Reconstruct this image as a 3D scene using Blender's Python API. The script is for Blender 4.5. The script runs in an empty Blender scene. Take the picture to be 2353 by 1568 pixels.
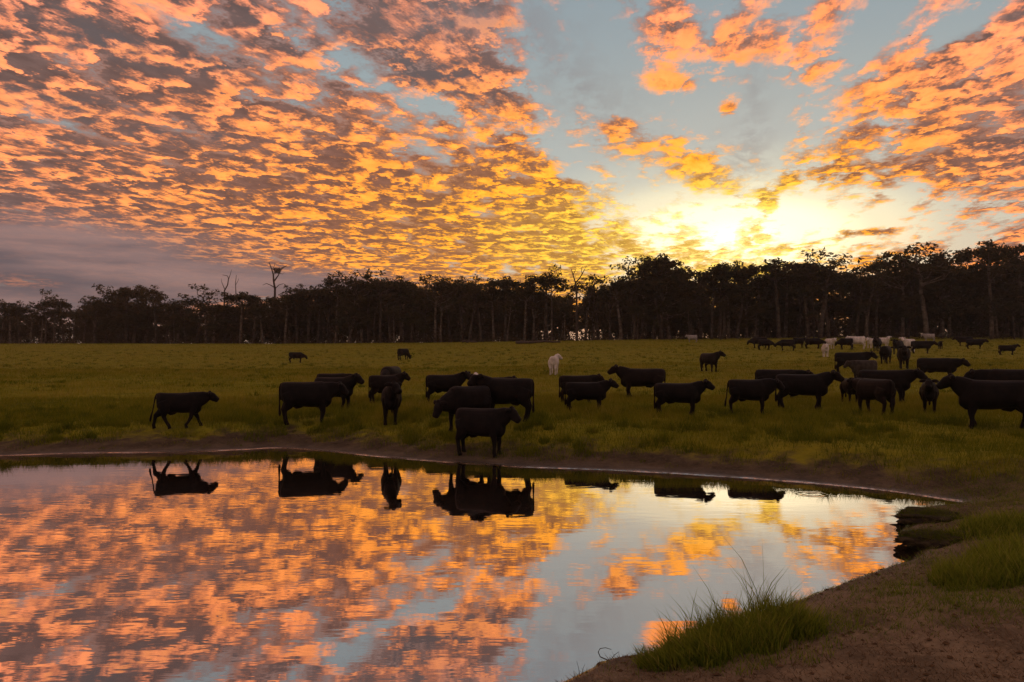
import bpy, bmesh, math, random
import numpy as np
from mathutils import Vector, Matrix

# ------------------------------------------------------------------ camera
SC = bpy.context.scene
COL = SC.collection
CAM_H = 2.85                       # metres above the water of the dam
PITCH = math.radians(1.08)
cam_d = bpy.data.cameras.new('camera')
cam_d.sensor_width = 36.0
cam_d.lens = 26.0
cam_d.clip_start = 0.05
cam_d.clip_end = 5000.0
cam = bpy.data.objects.new('camera', cam_d)
cam.location = (0, 0, CAM_H)
cam.rotation_euler = (math.pi / 2 + PITCH, 0, 0)
COL.objects.link(cam)
SC.camera = cam

SC.view_settings.view_transform = 'Standard'
SC.view_settings.look = 'None'
SC.view_settings.gamma = 1.0
SC.view_settings.use_curve_mapping = False
SC.view_settings.exposure = 0.0
SC.cycles.max_bounces = 5
SC.cycles.diffuse_bounces = 2
SC.cycles.glossy_bounces = 2
SC.cycles.transmission_bounces = 2
SC.cycles.transparent_max_bounces = 8
SC.cycles.use_denoising = True

# ------------------------------------------------------------------ node helpers
class S:
    """A node socket with arithmetic."""
    tree = None
    def __init__(self, sock): self.s = sock
    def __add__(a, b): return op('ADD', a, b)
    def __radd__(a, b): return op('ADD', b, a)
    def __sub__(a, b): return op('SUBTRACT', a, b)
    def __rsub__(a, b): return op('SUBTRACT', b, a)
    def __mul__(a, b): return op('MULTIPLY', a, b)
    def __rmul__(a, b): return op('MULTIPLY', b, a)
    def __truediv__(a, b): return op('DIVIDE', a, b)
    def __rtruediv__(a, b): return op('DIVIDE', b, a)
    def __neg__(a): return op('MULTIPLY', a, -1.0)
    def clamp(a): return op('ADD', a, 0.0, clamp=True)

def put(sock, v):
    if isinstance(v, S): S.tree.links.new(v.s, sock)
    else: sock.default_value = v

def op(kind, *args, clamp=False):
    n = S.tree.nodes.new('ShaderNodeMath'); n.operation = kind; n.use_clamp = clamp
    for i, a in enumerate(args): put(n.inputs[i], a)
    return S(n.outputs[0])

def smooth(x, a, b, lo=0.0, hi=1.0):
    n = S.tree.nodes.new('ShaderNodeMapRange'); n.interpolation_type = 'SMOOTHSTEP'
    put(n.inputs['Value'], x); n.inputs['From Min'].default_value = a; n.inputs['From Max'].default_value = b
    n.inputs['To Min'].default_value = lo; n.inputs['To Max'].default_value = hi
    return S(n.outputs['Result'])

def combine(x, y, z=0.0):
    n = S.tree.nodes.new('ShaderNodeCombineXYZ')
    put(n.inputs[0], x); put(n.inputs[1], y); put(n.inputs[2], z)
    return S(n.outputs[0])

def noise(vec, scale, detail=4.0, rough=0.5, dist=0.0, lac=2.0, out='Fac', dims='3D', w=0.0):
    n = S.tree.nodes.new('ShaderNodeTexNoise'); n.noise_dimensions = dims
    put(n.inputs['Vector'], vec)
    n.inputs['Scale'].default_value = scale; n.inputs['Detail'].default_value = detail
    n.inputs['Roughness'].default_value = rough; n.inputs['Distortion'].default_value = dist
    n.inputs['Lacunarity'].default_value = lac
    if dims == '4D': n.inputs['W'].default_value = w
    return S(n.outputs[out])

def ramp(fac, stops, interp='LINEAR'):
    n = S.tree.nodes.new('ShaderNodeValToRGB'); cr = n.color_ramp; cr.interpolation = interp
    while len(cr.elements) < len(stops): cr.elements.new(0.5)
    for e, (p, c) in zip(cr.elements, stops):
        e.position = p; e.color = (*c, 1.0) if len(c) == 3 else c
    put(n.inputs[0], fac)
    return S(n.outputs[0])

def mix(fac, a, b, blend='MIX', clamp=False):
    n = S.tree.nodes.new('ShaderNodeMix'); n.data_type = 'RGBA'; n.blend_type = blend; n.clamp_result = clamp
    put(n.inputs[0], fac)
    for i, v in ((6, a), (7, b)):
        if isinstance(v, S): put(n.inputs[i], v)
        else: n.inputs[i].default_value = (*v, 1.0)
    return S(n.outputs[2])

def scale_col(c, k):
    n = S.tree.nodes.new('ShaderNodeVectorMath'); n.operation = 'SCALE'
    put(n.inputs[0], c); put(n.inputs['Scale'], k)
    return S(n.outputs[0])

def vmath(kind, a, b=None):
    n = S.tree.nodes.new('ShaderNodeVectorMath'); n.operation = kind
    put(n.inputs[0], a)
    if b is not None: put(n.inputs[1], b)
    return S(n.outputs['Value'] if kind in ('DOT_PRODUCT', 'LENGTH') else n.outputs[0])

def lin(r, g, b):
    f = lambda c: c / 12.92 if c <= 0.04045 else ((c + 0.055) / 1.055) ** 2.4
    return (f(r / 255), f(g / 255), f(b / 255))

# photograph geometry (2353 x 1568 view): a pixel as azimuth and elevation
FPX = 1699.5
CX, CY = 1176.5, 784.0
def pix_dir(px, py):
    v = Vector(((px - CX) / FPX, 1.0, (CY - py) / FPX))
    return (Matrix.Rotation(PITCH, 3, 'X') @ v).normalized()
def azel(px, py):
    d = pix_dir(px, py)
    return math.atan2(d.x, d.y), math.asin(d.z)

# ------------------------------------------------------------------ sky (world) and sun
SUN_AZ, SUN_EL = math.radians(17.0), math.radians(2.4)
world = bpy.data.worlds.new('World'); SC.world = world
world.use_nodes = True
S.tree = world.node_tree
S.tree.nodes.clear()
tc = S.tree.nodes.new('ShaderNodeTexCoord')
D = S(tc.outputs['Generated'])
sep = S.tree.nodes.new('ShaderNodeSeparateXYZ'); put(sep.inputs[0], D)
dx, dy, dz = S(sep.outputs[0]), S(sep.outputs[1]), S(sep.outputs[2])
az = op('ARCTAN2', dx, dy)
el = op('ARCSINE', dz)
AE = combine(az, el, 0.0)

def blob(px, py, wx, wy, tilt=0.0):
    """soft patch of sky centred where the photograph has it; widths in photograph pixels"""
    a0, e0 = azel(px, py)
    m = S.tree.nodes.new('ShaderNodeMapping'); m.vector_type = 'TEXTURE'
    put(m.inputs[0], AE)
    m.inputs['Location'].default_value = (a0, e0, 0)
    m.inputs['Rotation'].default_value = (0, 0, math.radians(tilt))
    m.inputs['Scale'].default_value = (2.4 * wx / FPX, 2.4 * wy / FPX, 1)
    g = S.tree.nodes.new('ShaderNodeTexGradient'); g.gradient_type = 'QUADRATIC_SPHERE'
    S.tree.links.new(m.outputs[0], g.inputs[0])
    return S(g.outputs['Fac'])

# clear air: physical sky with a low sun, sun disc left to the lamp
sky = S.tree.nodes.new('ShaderNodeTexSky'); sky.sky_type = 'NISHITA'
sky.sun_disc = False
sky.sun_elevation = SUN_EL; sky.sun_rotation = SUN_AZ
sky.altitude = 30; sky.air_density = 1.0; sky.dust_density = 2.0; sky.ozone_density = 1.0
nish = scale_col(S(sky.outputs[0]), 0.10)

sun_dir = (math.sin(SUN_AZ) * math.cos(SUN_EL), math.cos(SUN_AZ) * math.cos(SUN_EL), math.sin(SUN_EL))
ga0, ge0 = azel(1690, 545)
gdir = (math.sin(ga0) * math.cos(ge0), math.cos(ga0) * math.cos(ge0), math.sin(ge0))
gamma = op('ARCCOSINE', vmath('DOT_PRODUCT', D, gdir))          # angle from the glow, radians
gdeg = gamma * (180.0 / math.pi)

air = ramp(el * (180 / math.pi) / 60.0, [
    (0.0, lin(214, 186, 170)), (0.10, lin(196, 192, 182)), (0.22, lin(176, 190, 192)),
    (0.33, lin(162, 176, 180)), (0.45, lin(148, 165, 174)), (1.0, lin(118, 142, 165))])
air = mix(0.14, air, nish)
# forward scattered light round the low sun: wider along the horizon
gA = (az - ga0) * FPX; gE = (el - ge0) * FPX
gR = op('MAXIMUM', gA, 0.0); gL = op('MINIMUM', gA, 0.0)
gw = op('SQRT', gA * gA * 0.36 + gE * gE * 3.2)
glow = ramp(gw / 800.0, [
    (0.0, (1.25, 1.10, 0.66)), (0.12, (0.90, 0.80, 0.40)), (0.22, (0.42, 0.35, 0.14)),
    (0.34, (0.13, 0.10, 0.03)), (0.5, (0.035, 0.02, 0.0)), (1.0, (0.0, 0.0, 0.0))], 'EASE')
air = mix(1.0, air, glow, 'ADD')
tone = op('SQRT', gL * gL * 0.12 + gR * gR * 0.80 + gE * gE * 1.7)   # reddening of the light on the deck

# cloud deck: a flat sheet seen in perspective; streets run toward one point of the horizon
inv = 1.0 / (op('MAXIMUM', dz, 0.0) + 0.055)
PX, PY = dx * inv, dy * inv
BAND = math.radians(15.0)
cb, sb = math.cos(BAND), math.sin(BAND)
U = PX * sb + PY * cb             # along the streets
V = PX * cb - PY * sb             # across
base = combine(U, V, 0.0)
wob = noise(base, 0.9, 2.0, 0.5, out='Color')
wv = vmath('SUBTRACT', wob, (0.5, 0.5, 0.5))
def deck(du, dv, su, sv, scale, detail, rough, z, warp=0.35):
    p = combine((U + du) * su, (V + dv) * sv, z)
    p = vmath('ADD', p, vmath('SCALE', wv)) if False else p
    w = S.tree.nodes.new('ShaderNodeVectorMath'); w.operation = 'MULTIPLY_ADD'
    put(w.inputs[0], wv); w.inputs[1].default_value = (warp, warp, 0); put(w.inputs[2], p)
    return noise(S(w.outputs[0]), scale, detail, rough)

sa = math.sin(SUN_AZ - BAND), math.cos(SUN_AZ - BAND)            # sun in (V, U)
streets = deck(0, 0, 0.26, 1.15, 1.7, 4.0, 0.52, 3.1)
fw = vmath('SUBTRACT', noise(base, 5.0, 5.0, 0.68, out='Color'), (0.5, 0.5, 0.5))
streak = deck(0, 0, 0.17, 2.3, 2.3, 3.0, 0.5, 5.9)
def cells(du, dv, scale):
    """rounded altocumulus cells with ragged edges"""
    p = combine((U + du) * 0.72, (V + dv), 0.0)
    w = S.tree.nodes.new('ShaderNodeVectorMath'); w.operation = 'MULTIPLY_ADD'
    put(w.inputs[0], fw); w.inputs[1].default_value = (0.46, 0.40, 0); put(w.inputs[2], p)
    n = S.tree.nodes.new('ShaderNodeTexVoronoi'); n.feature = 'F1'; n.voronoi_dimensions = '2D'
    n.inputs['Scale'].default_value = scale
    put(n.inputs['Vector'], S(w.outputs[0]))
    q = S(n.outputs['Distance'])
    return 1.0 - q * q * 1.35
def puffs(k):
    du, dv = sa[1] * k, sa[0] * k
    a = deck(du, dv, 0.46, 1.0, 4.1, 8.0, 0.64, 7.7)
    return a * 0.80 + (cells(du, dv, 9.0) - 0.5) * 0.20 + 0.07
p0 = puffs(0.0)
p1 = puffs(0.062)
fine = deck(0, 0, 0.8, 1.2, 10.0, 6.0, 0.62, 1.3)

# where the deck is thick (+) and where it is broken (-)
EXTRA = []
def cov(px, py, wx, wy, k, tilt=0.0): EXTRA.append((blob(px, py, wx, wy, tilt), k))
cov(330, 240, 800, 330, 0.36, -14)      # thick altocumulus over the left half
cov(900, 470, 600, 120, 0.32, -6)
cov(250, 590, 520, 110, 0.20)
cov(1040, 10, 170, 70, 0.18)
cov(1400, 120, 230, 170, -0.55, -45)    # clear gap
cov(1110, 285, 330, 34, -0.26, -20)     # lanes of clear air between the streets
cov(740, 70, 230, 34, -0.18, -26)
cov(300, 180, 240, 26, -0.12, -22)
cov(700, 300, 260, 22, -0.16, -18)
cov(1660, 260, 240, 100, -0.38)
cov(1990, 60, 320, 130, -0.56)
cov(1800, 230, 150, 120, -0.25)
cov(1730, 100, 165, 66, 0.85, -8)       # puffs in the gap
cov(1545, 192, 85, 22, 0.80, -6)
cov(1440, 285, 46, 22, 0.75)
cov(1676, 248, 24, 16, 1.1)
cov(1890, 25, 45, 22, 0.34)
cov(2120, 330, 260, 120, 0.40, 24)      # orange mass on the right
cov(2350, 120, 110, 150, 0.30)
cov(2160, 140, 120, 34, 0.46, 28)
cov(1580, 375, 170, 50, 0.42, -24)
cov(1460, 350, 140, 50, 0.20)
cov(1770, 510, 340, 80, -0.50)          # bright opening round the sun
cov(2050, 520, 190, 60, -0.36)
cov(1500, 470, 120, 40, -0.24)
cov(2003, 533, 44, 7, 0.95)
cov(2330, 470, 140, 120, 0.28, 20)
cov(1450, 540, 220, 40, 0.20, -10)
C = 0.02
for e, k in EXTRA: C = op('MULTIPLY_ADD', e, k, C)

low = smooth(el, 0.02, 0.06)
lane = (streak - 0.5) * 0.46 + (streets - 0.5) * 0.32
dens = p0 * 0.98 + lane + (fine - 0.5) * 0.24 + C * 0.46 + 0.07
thick = smooth(dens, 0.45, 0.66) * low           # opacity of the deck
core = smooth(dens, 0.60, 0.86)                  # its heavy middle
thin = blob(1730, 110, 230, 110) * 1.2 + blob(1520, 230, 130, 80) + blob(2250, 120, 200, 120) * 0.8 + blob(1600, 380, 150, 60)   # thin puffs, lit right through
slope = (p0 - p1) + lane * 0.22 + (fine - 0.5) * 0.20 + thin * 0.075
lit = smooth(slope, -0.045, 0.085)               # faces turned to the low sun

lit_col = ramp(tone / 1000.0, [
    (0.0, (1.40, 1.12, 0.42)), (0.11, (1.30, 0.86, 0.09)), (0.22, (1.45, 0.56, 0.028)), (0.34, (1.40, 0.44, 0.055)),
    (0.50, (1.30, 0.39, 0.125)), (0.75, (1.22, 0.385, 0.205)), (1.0, (1.08, 0.43, 0.27))])
sh_col = ramp(tone / 1000.0, [
    (0.0, (1.0, 0.62, 0.10)), (0.11, (0.62, 0.30, 0.05)), (0.22, (0.36, 0.150, 0.065)), (0.34, (0.26, 0.115, 0.078)),
    (0.50, (0.205, 0.112, 0.092)), (0.75, (0.155, 0.104, 0.098)), (1.0, (0.19, 0.135, 0.130))])
lit_col = scale_col(lit_col, smooth(fine, 0.30, 0.68, 0.74, 1.14))
sh_col = scale_col(sh_col, smooth(fine, 0.32, 0.66, 1.16, 0.86))
cl = mix(lit, sh_col, lit_col)
cl = mix(core * (1.0 - lit) * 0.35, cl, scale_col(sh_col, 0.55))
heavy = (blob(735, 92, 120, 40, -12) + blob(880, 160, 90, 32, -15) + blob(1050, 190, 130, 30, -14) + blob(520, 125, 60, 34) + blob(240, 90, 110, 26, -10) + blob(120, 250, 120, 24) + blob(420, 300, 110, 22) + blob(1080, 55, 170, 60) * 0.8) * 1.7
cl = mix(heavy.clamp() * smooth(p0 - fine * 0.15, 0.30, 0.46) * (1.0 - lit * 0.55), cl, lin(104, 92, 92))
edge = thick * (1.0 - thick) * 4.0
cl = mix(edge * 0.22, cl, scale_col(lit_col, 0.9))
# thin sheet between the cells: mauve grey, warmer toward the sun
sheet = smooth(lane * 1.1 + p0 * 0.55 + C * 0.95, 0.22, 0.56) * low
sheet_col = mix(smooth(slope, -0.06, 0.14) * 0.5, scale_col(sh_col, 1.25), scale_col(lit_col, 0.80))
pic = mix(sheet * 0.75, air, sheet_col)
hot = smooth(slope, 0.045, 0.125)                # edges burning brightest
cl = mix(hot * 0.55, cl, scale_col(mix(0.30, lit_col, (1.5, 0.66, 0.13)), 1.08))
pic = mix(thick, pic, cl)

# smooth mauve stratus low on the left, thin grey veils high up
strn = noise(combine(az * 3.0, el * 26.0, 0.0), 1.0, 4.0, 0.5)
strat = (blob(20, 600, 330, 75) * 2.0 + blob(480, 645, 330, 22) * 1.6 + blob(0, 690, 520, 40) * 0.9).clamp() * smooth(strn, 0.30, 0.55, 0.55, 1.0)
strat_col = mix(smooth(strn, 0.40, 0.66), lin(98, 90, 96), lin(150, 122, 118))
pic = mix((strat * 1.25).clamp() * 0.97, pic, strat_col)
veil = (blob(1040, 30, 190, 70) * 0.55 + blob(1330, 200, 190, 60, -40) * 0.35 + blob(1735, 200, 30, 150) * 0.25 + blob(1700, 370, 60, 60) * 0.3) * smooth(fine, 0.35, 0.62)
pic = mix((veil * 1.3).clamp(), pic, lin(140, 128, 128))

# below the horizon: dim ground light
pic = mix(smooth(dz, -0.02, 0.0), (0.03, 0.028, 0.02), pic)

bg = S.tree.nodes.new('ShaderNodeBackground'); put(bg.inputs[0], pic); bg.inputs[1].default_value = 1.0
wo = S.tree.nodes.new('ShaderNodeOutputWorld'); S.tree.links.new(bg.outputs[0], wo.inputs[0])
world.cycles.sampling_method = 'NONE'

sun_l = bpy.data.lights.new('sun', 'SUN'); sun_l.energy = 2.0; sun_l.angle = math.radians(0.6)
sun_l.color = (1.0, 0.50, 0.22)
sun_o = bpy.data.objects.new('sun', sun_l); COL.objects.link(sun_o)
sun_o.rotation_euler = Vector(sun_dir).to_track_quat('Z', 'Y').to_euler()

# ------------------------------------------------------------------ shared helpers
rng = np.random.default_rng(11)
random.seed(5)
def tag(o, label=None, cat=None, group=None, kind=None):
    if label: o['label'] = label
    if cat: o['category'] = cat
    if group: o['group'] = group
    if kind: o['kind'] = kind
    return o
def link(name, me, mat=None, parent=None):
    o = bpy.data.objects.new(name, me); COL.objects.link(o)
    if mat is not None and not me.materials: me.materials.append(mat)
    if parent is not None: o.parent = parent
    return o
def mesh(name, v, f, smooth_=True):
    me = bpy.data.meshes.new(name)
    v = np.asarray(v, dtype=np.float32); f = np.asarray(f, dtype=np.int32)
    n, k = f.shape
    me.vertices.add(len(v)); me.vertices.foreach_set('co', v.ravel())
    me.loops.add(n * k); me.loops.foreach_set('vertex_index', f.ravel())
    me.polygons.add(n)
    me.polygons.foreach_set('loop_start', np.arange(0, n * k, k, dtype=np.int32))
    me.polygons.foreach_set('loop_total', np.full(n, k, dtype=np.int32))
    me.polygons.foreach_set('use_smooth', np.full(n, smooth_, dtype=bool))
    me.update(calc_edges=True)
    return me
def attr(me, name, vals):
    a = me.attributes.new(name, 'FLOAT', 'POINT'); a.data.foreach_set('value', np.asarray(vals, dtype=np.float32))
def new_mat(name):
    m = bpy.data.materials.new(name); m.use_nodes = True
    S.tree = m.node_tree; S.tree.nodes.clear()
    out = S.tree.nodes.new('ShaderNodeOutputMaterial')
    return m, out
def principled(out, color, rough=0.8, spec=0.3, bump=None, bump_k=0.3, bump_d=0.02, **kw):
    p = S.tree.nodes.new('ShaderNodeBsdfPrincipled')
    if isinstance(color, S): put(p.inputs['Base Color'], color)
    else: p.inputs['Base Color'].default_value = (*color, 1)
    put(p.inputs['Roughness'], rough)
    put(p.inputs['Specular IOR Level'], spec)
    for k, v in kw.items(): p.inputs[k].default_value = v
    if bump is not None:
        b = S.tree.nodes.new('ShaderNodeBump'); b.inputs['Strength'].default_value = bump_k; b.inputs['Distance'].default_value = bump_d
        put(b.inputs['Height'], bump); S.tree.links.new(b.outputs[0], p.inputs['Normal'])
    S.tree.links.new(p.outputs[0], out.inputs[0])
    return p
def attrib(name, typ='GEOMETRY'):
    n = S.tree.nodes.new('ShaderNodeAttribute'); n.attribute_name = name; n.attribute_type = typ
    return S(n.outputs['Fac'])
def obj_random():
    return S(S.tree.nodes.new('ShaderNodeObjectInfo').outputs['Random'])
def position():
    return S(S.tree.nodes.new('ShaderNodeNewGeometry').outputs['Position'])
def object_co():
    return S(S.tree.nodes.new('ShaderNodeTexCoord').outputs['Object'])

# value noise for relief
_perm = np.random.default_rng(3).random((256, 256))
def vnoise(x, y):
    xi, yi = np.floor(x).astype(int), np.floor(y).astype(int)
    fx, fy = x - xi, y - yi
    fx, fy = fx * fx * (3 - 2 * fx), fy * fy * (3 - 2 * fy)
    g = lambda i, j: _perm[i & 255, j & 255]
    return (g(xi, yi) * (1 - fx) + g(xi + 1, yi) * fx) * (1 - fy) + (g(xi, yi + 1) * (1 - fx) + g(xi + 1, yi + 1) * fx) * fy
def fbm(x, y, octv=4):
    s, a, t = 0, 1.0, 0
    for k in range(octv):
        s = s + a * (vnoise(x * 2 ** k + 17.3 * k, y * 2 ** k + 5.1 * k) - 0.5); t += a; a *= 0.5
    return s / t * 2
def sstep(x, a, b):
    t = np.clip((x - a) / (b - a), 0, 1); return t * t * (3 - 2 * t)

# ------------------------------------------------------------------ the dam and the paddock
def on_water(px, py):
    d = pix_dir(px, py); t = -CAM_H / d.z
    return (d.x * t, d.y * t)
far_px = [(0, 1048), (150, 1043), (300, 1041), (420, 1039), (560, 1034), (640, 1030), (740, 1037), (860, 1049), (1000, 1061),
          (1100, 1067), (1200, 1074), (1400, 1081), (1600, 1092), (1800, 1106), (2000, 1124), (2100, 1137), (2180, 1150), (2215, 1156)]
near_px = [(2150, 1163), (2080, 1173), (2058, 1188), (2085, 1203), (2072, 1222), (2070, 1240), (2092, 1256), (2108, 1270), (2094, 1287),
           (2040, 1304), (1950, 1336), (1870, 1366), (1800, 1392), (1690, 1428), (1560, 1478), (1480, 1504), (1400, 1516), (1350, 1540), (1290, 1570)]
shore = [on_water(*p) for p in far_px] + [on_water(*p) for p in near_px]
last = shore[-1]
shore += [(-0.5, 5.6), (-2.0, 4.4), (-4.5, 3.3), (-8, 2.6), (-13, 3.0), (-19, 6.0), (-23, 11.5), (-22, 16.5), (-18.5, 20.0)]
# round the polygon off a little (far shore left of frame joins it)
def dense(poly, n=6):
    P = np.array(poly); out = []
    m = len(P)
    for i in range(m):
        p0, p1, p2, p3 = P[(i - 1) % m], P[i], P[(i + 1) % m], P[(i + 2) % m]
        for t in np.linspace(0, 1, n, endpoint=False):
            out.append(0.5 * ((2 * p1) + (-p0 + p2) * t + (2 * p0 - 5 * p1 + 4 * p2 - p3) * t * t + (-p0 + 3 * p1 - 3 * p2 + p3) * t ** 3))
    return np.array(out)
SHORE = dense(shore)
def shore_dist(x, y):
    """metres from the waterline, positive on land"""
    x = np.asarray(x, float).ravel(); y = np.asarray(y, float).ravel()
    A = SHORE; B = np.roll(SHORE, -1, axis=0)
    best = np.full(x.shape, 1e9); inside = np.zeros(x.shape, bool)
    for (ax, ay), (bx, by) in zip(A, B):
        ex, ey = bx - ax, by - ay
        L = ex * ex + ey * ey + 1e-12
        t = np.clip(((x - ax) * ex + (y - ay) * ey) / L, 0, 1)
        best = np.minimum(best, (x - ax - t * ex) ** 2 + (y - ay - t * ey) ** 2)
        c = ((ay > y) != (by > y)) & (x < (bx - ax) * (y - ay) / (by - ay + 1e-12) + ax)
        inside ^= c
    d = np.sqrt(best)
    return np.where(inside, -d, d)

PY_ = [-60, -10, 0, 4, 7, 10, 15, 20, 22.5, 25, 30, 37, 60, 95, 120, 150, 175, 260, 2000]
PZ_ = [1.6, 1.5, 1.30, 1.05, 0.85, 0.70, 0.62, 0.60, 0.78, 0.84, 0.88, 1.02, 1.60, 2.45, 3.80, 5.70, 6.3, 6.2, 5.6]
def cap(x, y):
    z = np.interp(y, PY_, PZ_)
    r = x / np.maximum(np.abs(y), 8)
    side = sstep(r, -0.35, 0.55) * 2 - 1
    return z + side * 0.75 * sstep(y, 42, 95) - 0.22 * sstep(-x, 1.0, 9.0) * sstep(y, 16, 20) * sstep(-y, -40, -28)
def height(x, y, s=None):
    x = np.asarray(x, float); y = np.asarray(y, float); shp = x.shape
    x = x.ravel(); y = y.ravel()
    if s is None:
        s = np.full(x.shape, 500.0); q = (y < 32) & (y > -12) & (np.abs(x) < 40)
        if q.any(): s[q] = shore_dist(x[q], y[q])
    wob = fbm(x * 0.9 + 3, y * 0.9, 3)
    near = sstep(y, 16, 11)                            # camera side bank is steeper and lipped
    so = np.maximum(s, 0)
    bank = 0.010 + np.minimum(so, 0.3) * 0.10 + np.maximum(so - 0.3, 0) * (0.24 - 0.10 * near) + near * 0.07 * sstep(so, 0.0, 0.22)
    c = cap(x, y)
    k = 0.12
    h = np.clip(0.5 + 0.5 * (c - bank) / k, 0, 1)
    z = c * (1 - h) + bank * h - k * h * (1 - h)
    land = sstep(so, 0.15, 1.6)
    z = z + land * (0.055 * wob + 0.03 * fbm(x * 2.7, y * 2.7 + 9, 3)) * (1 - 0.4 * near) + sstep(so, 3, 10) * 0.10 * fbm(x * 0.11, y * 0.11 + 4, 3) * sstep(y, 18, 40)
    z = z + near * sstep(so, 0.03, 0.5) * 0.035 * fbm(x * 5.2, y * 5.2, 3)
    z = z + (1 - near) * sstep(so, 0.0, 0.3) * (1 - sstep(so, 1.5, 3.0)) * 0.045 * fbm(x * 3.4, y * 3.4, 3)
    zi = np.maximum(s * 0.16, -1.2) - 0.004            # under water
    z = np.where(s > 0, np.maximum(z, 0.006 + 0.02 * np.minimum(so, 1)), zi)
    return z.reshape(shp)

def axis(parts):
    out = []
    for a, b, st in parts: out += list(np.arange(a, b, st))
    return np.array(out)
gx = np.concatenate([-np.geomspace(900, 27, 42), axis([(-26, -15, 0.5), (-15, -3, 0.16), (-3, 14.5, 0.075), (14.5, 27, 0.4)]), np.geomspace(27, 900, 42)])
gy = np.concatenate([axis([(-60, -6, 4.0), (-6, 3, 0.5), (3, 15, 0.075), (15, 27, 0.11), (27, 45, 0.3), (45, 100, 0.9), (100, 180, 2.0)]), np.geomspace(180, 2200, 40)])
X, Y = np.meshgrid(gx, gy)
SD = shore_dist(X, Y)
Z = height(X, Y, SD)
nx, ny = len(gx), len(gy)
idx = np.arange(nx * ny).reshape(ny, nx)
faces = np.stack([idx[:-1, :-1].ravel(), idx[:-1, 1:].ravel(), idx[1:, 1:].ravel(), idx[1:, :-1].ravel()], 1)
gme = mesh('ground', np.stack([X.ravel(), Y.ravel(), Z.ravel()], 1), faces)
attr(gme, 'shore', SD)

def hit(px, py):
    """where the sight line of a pixel meets the ground"""
    d = pix_dir(px, py)
    t = np.geomspace(3.0, 400.0, 2500)
    x, y, z = d.x * t, d.y * t, CAM_H + d.z * t
    g = height(x, y)
    k = np.argmax(z < g)
    return Vector((x[k], y[k], float(g[k])))
def ground_z(x, y): return float(height(np.array([x]), np.array([y]))[0])

# materials of the ground
m_ground, out = new_mat('earth_and_turf')
P = position(); sh = attrib('shore')
sepp = S.tree.nodes.new('ShaderNodeSeparateXYZ'); put(sepp.inputs[0], P)
py_ = S(sepp.outputs[1])
n_big = noise(P, 0.22, 4.0, 0.55)
n_mid = noise(P, 1.6, 5.0, 0.6)
n_fine = noise(P, 14.0, 6.0, 0.7)
n_grit = noise(P, 60.0, 4.0, 0.7)
soil = mix(smooth(n_mid, 0.35, 0.68), (0.064, 0.050, 0.032), (0.118, 0.092, 0.058))
soil = mix(smooth(n_fine, 0.50, 0.72) * 0.6, soil, (0.165, 0.132, 0.084))
soil = mix(smooth(n_grit, 0.55, 0.75) * 0.45, soil, (0.030, 0.018, 0.012))
turf = mix(smooth(n_mid, 0.36, 0.66), (0.142, 0.150, 0.010), (0.222, 0.214, 0.016))
turf = mix(smooth(n_big, 0.42, 0.62) * 0.6, turf, (0.205, 0.180, 0.014))
turf = mix(smooth(n_fine, 0.52, 0.70) * 0.5, turf, (0.065, 0.068, 0.008))
turf = mix(smooth(noise(P, 0.45, 5.0, 0.65), 0.50, 0.66) * 0.55, turf, (0.070, 0.085, 0.010))
turf = mix(smooth(noise(P, 0.9, 3.0, 0.6), 0.60, 0.72) * 0.35, turf, (0.150, 0.095, 0.018))
edge_n = sh + (n_mid - 0.5) * 3.6 + (n_big - 0.5) * 1.6
is_turf_far = smooth(edge_n, 1.0, 2.3)
is_turf = is_turf_far * smooth(py_, 12.0, 17.0)
soil = scale_col(soil, smooth(py_, 17.0, 10.0, 0.85, 1.75))     # the near bank is dry and pale
col = mix(is_turf, soil, turf)
wet = smooth(sh + (n_fine - 0.5) * 0.16 + (n_mid - 0.5) * 0.22, 0.02, 0.42)      # 0 at the waterline
col = mix(wet, scale_col(col, 0.45), col)
rough = smooth(sh + (n_fine - 0.5) * 0.18, 0.02, 0.26, 0.16, 0.92)
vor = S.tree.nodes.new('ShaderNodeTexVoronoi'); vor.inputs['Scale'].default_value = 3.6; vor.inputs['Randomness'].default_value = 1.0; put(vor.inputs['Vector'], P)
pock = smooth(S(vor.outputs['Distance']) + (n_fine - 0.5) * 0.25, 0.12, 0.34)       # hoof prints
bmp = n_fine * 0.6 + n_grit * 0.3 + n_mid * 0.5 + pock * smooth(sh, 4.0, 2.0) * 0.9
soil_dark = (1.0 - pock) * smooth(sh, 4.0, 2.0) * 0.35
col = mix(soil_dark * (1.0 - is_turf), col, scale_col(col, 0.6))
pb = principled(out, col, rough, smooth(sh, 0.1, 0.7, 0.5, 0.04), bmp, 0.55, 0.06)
film = smooth(sh + (n_fine - 0.5) * 0.10 + (n_mid - 0.5) * 0.22, 0.075, 0.015)       # skin of water over the silt
gl = S.tree.nodes.new('ShaderNodeBsdfGlossy'); gl.inputs['Roughness'].default_value = 0.10; gl.inputs['Color'].default_value = (0.9, 0.88, 0.86, 1)
mxs = S.tree.nodes.new('ShaderNodeMixShader'); put(mxs.inputs[0], film * smooth(noise(P, 2.6, 4.0, 0.7), 0.36, 0.58, 0.05, 0.5))
S.tree.links.new(pb.outputs[0], mxs.inputs[1]); S.tree.links.new(gl.outputs[0], mxs.inputs[2]); S.tree.links.new(mxs.outputs[0], out.inputs[0])
ground = link('ground', gme, m_ground); tag(ground, kind='structure')

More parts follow.
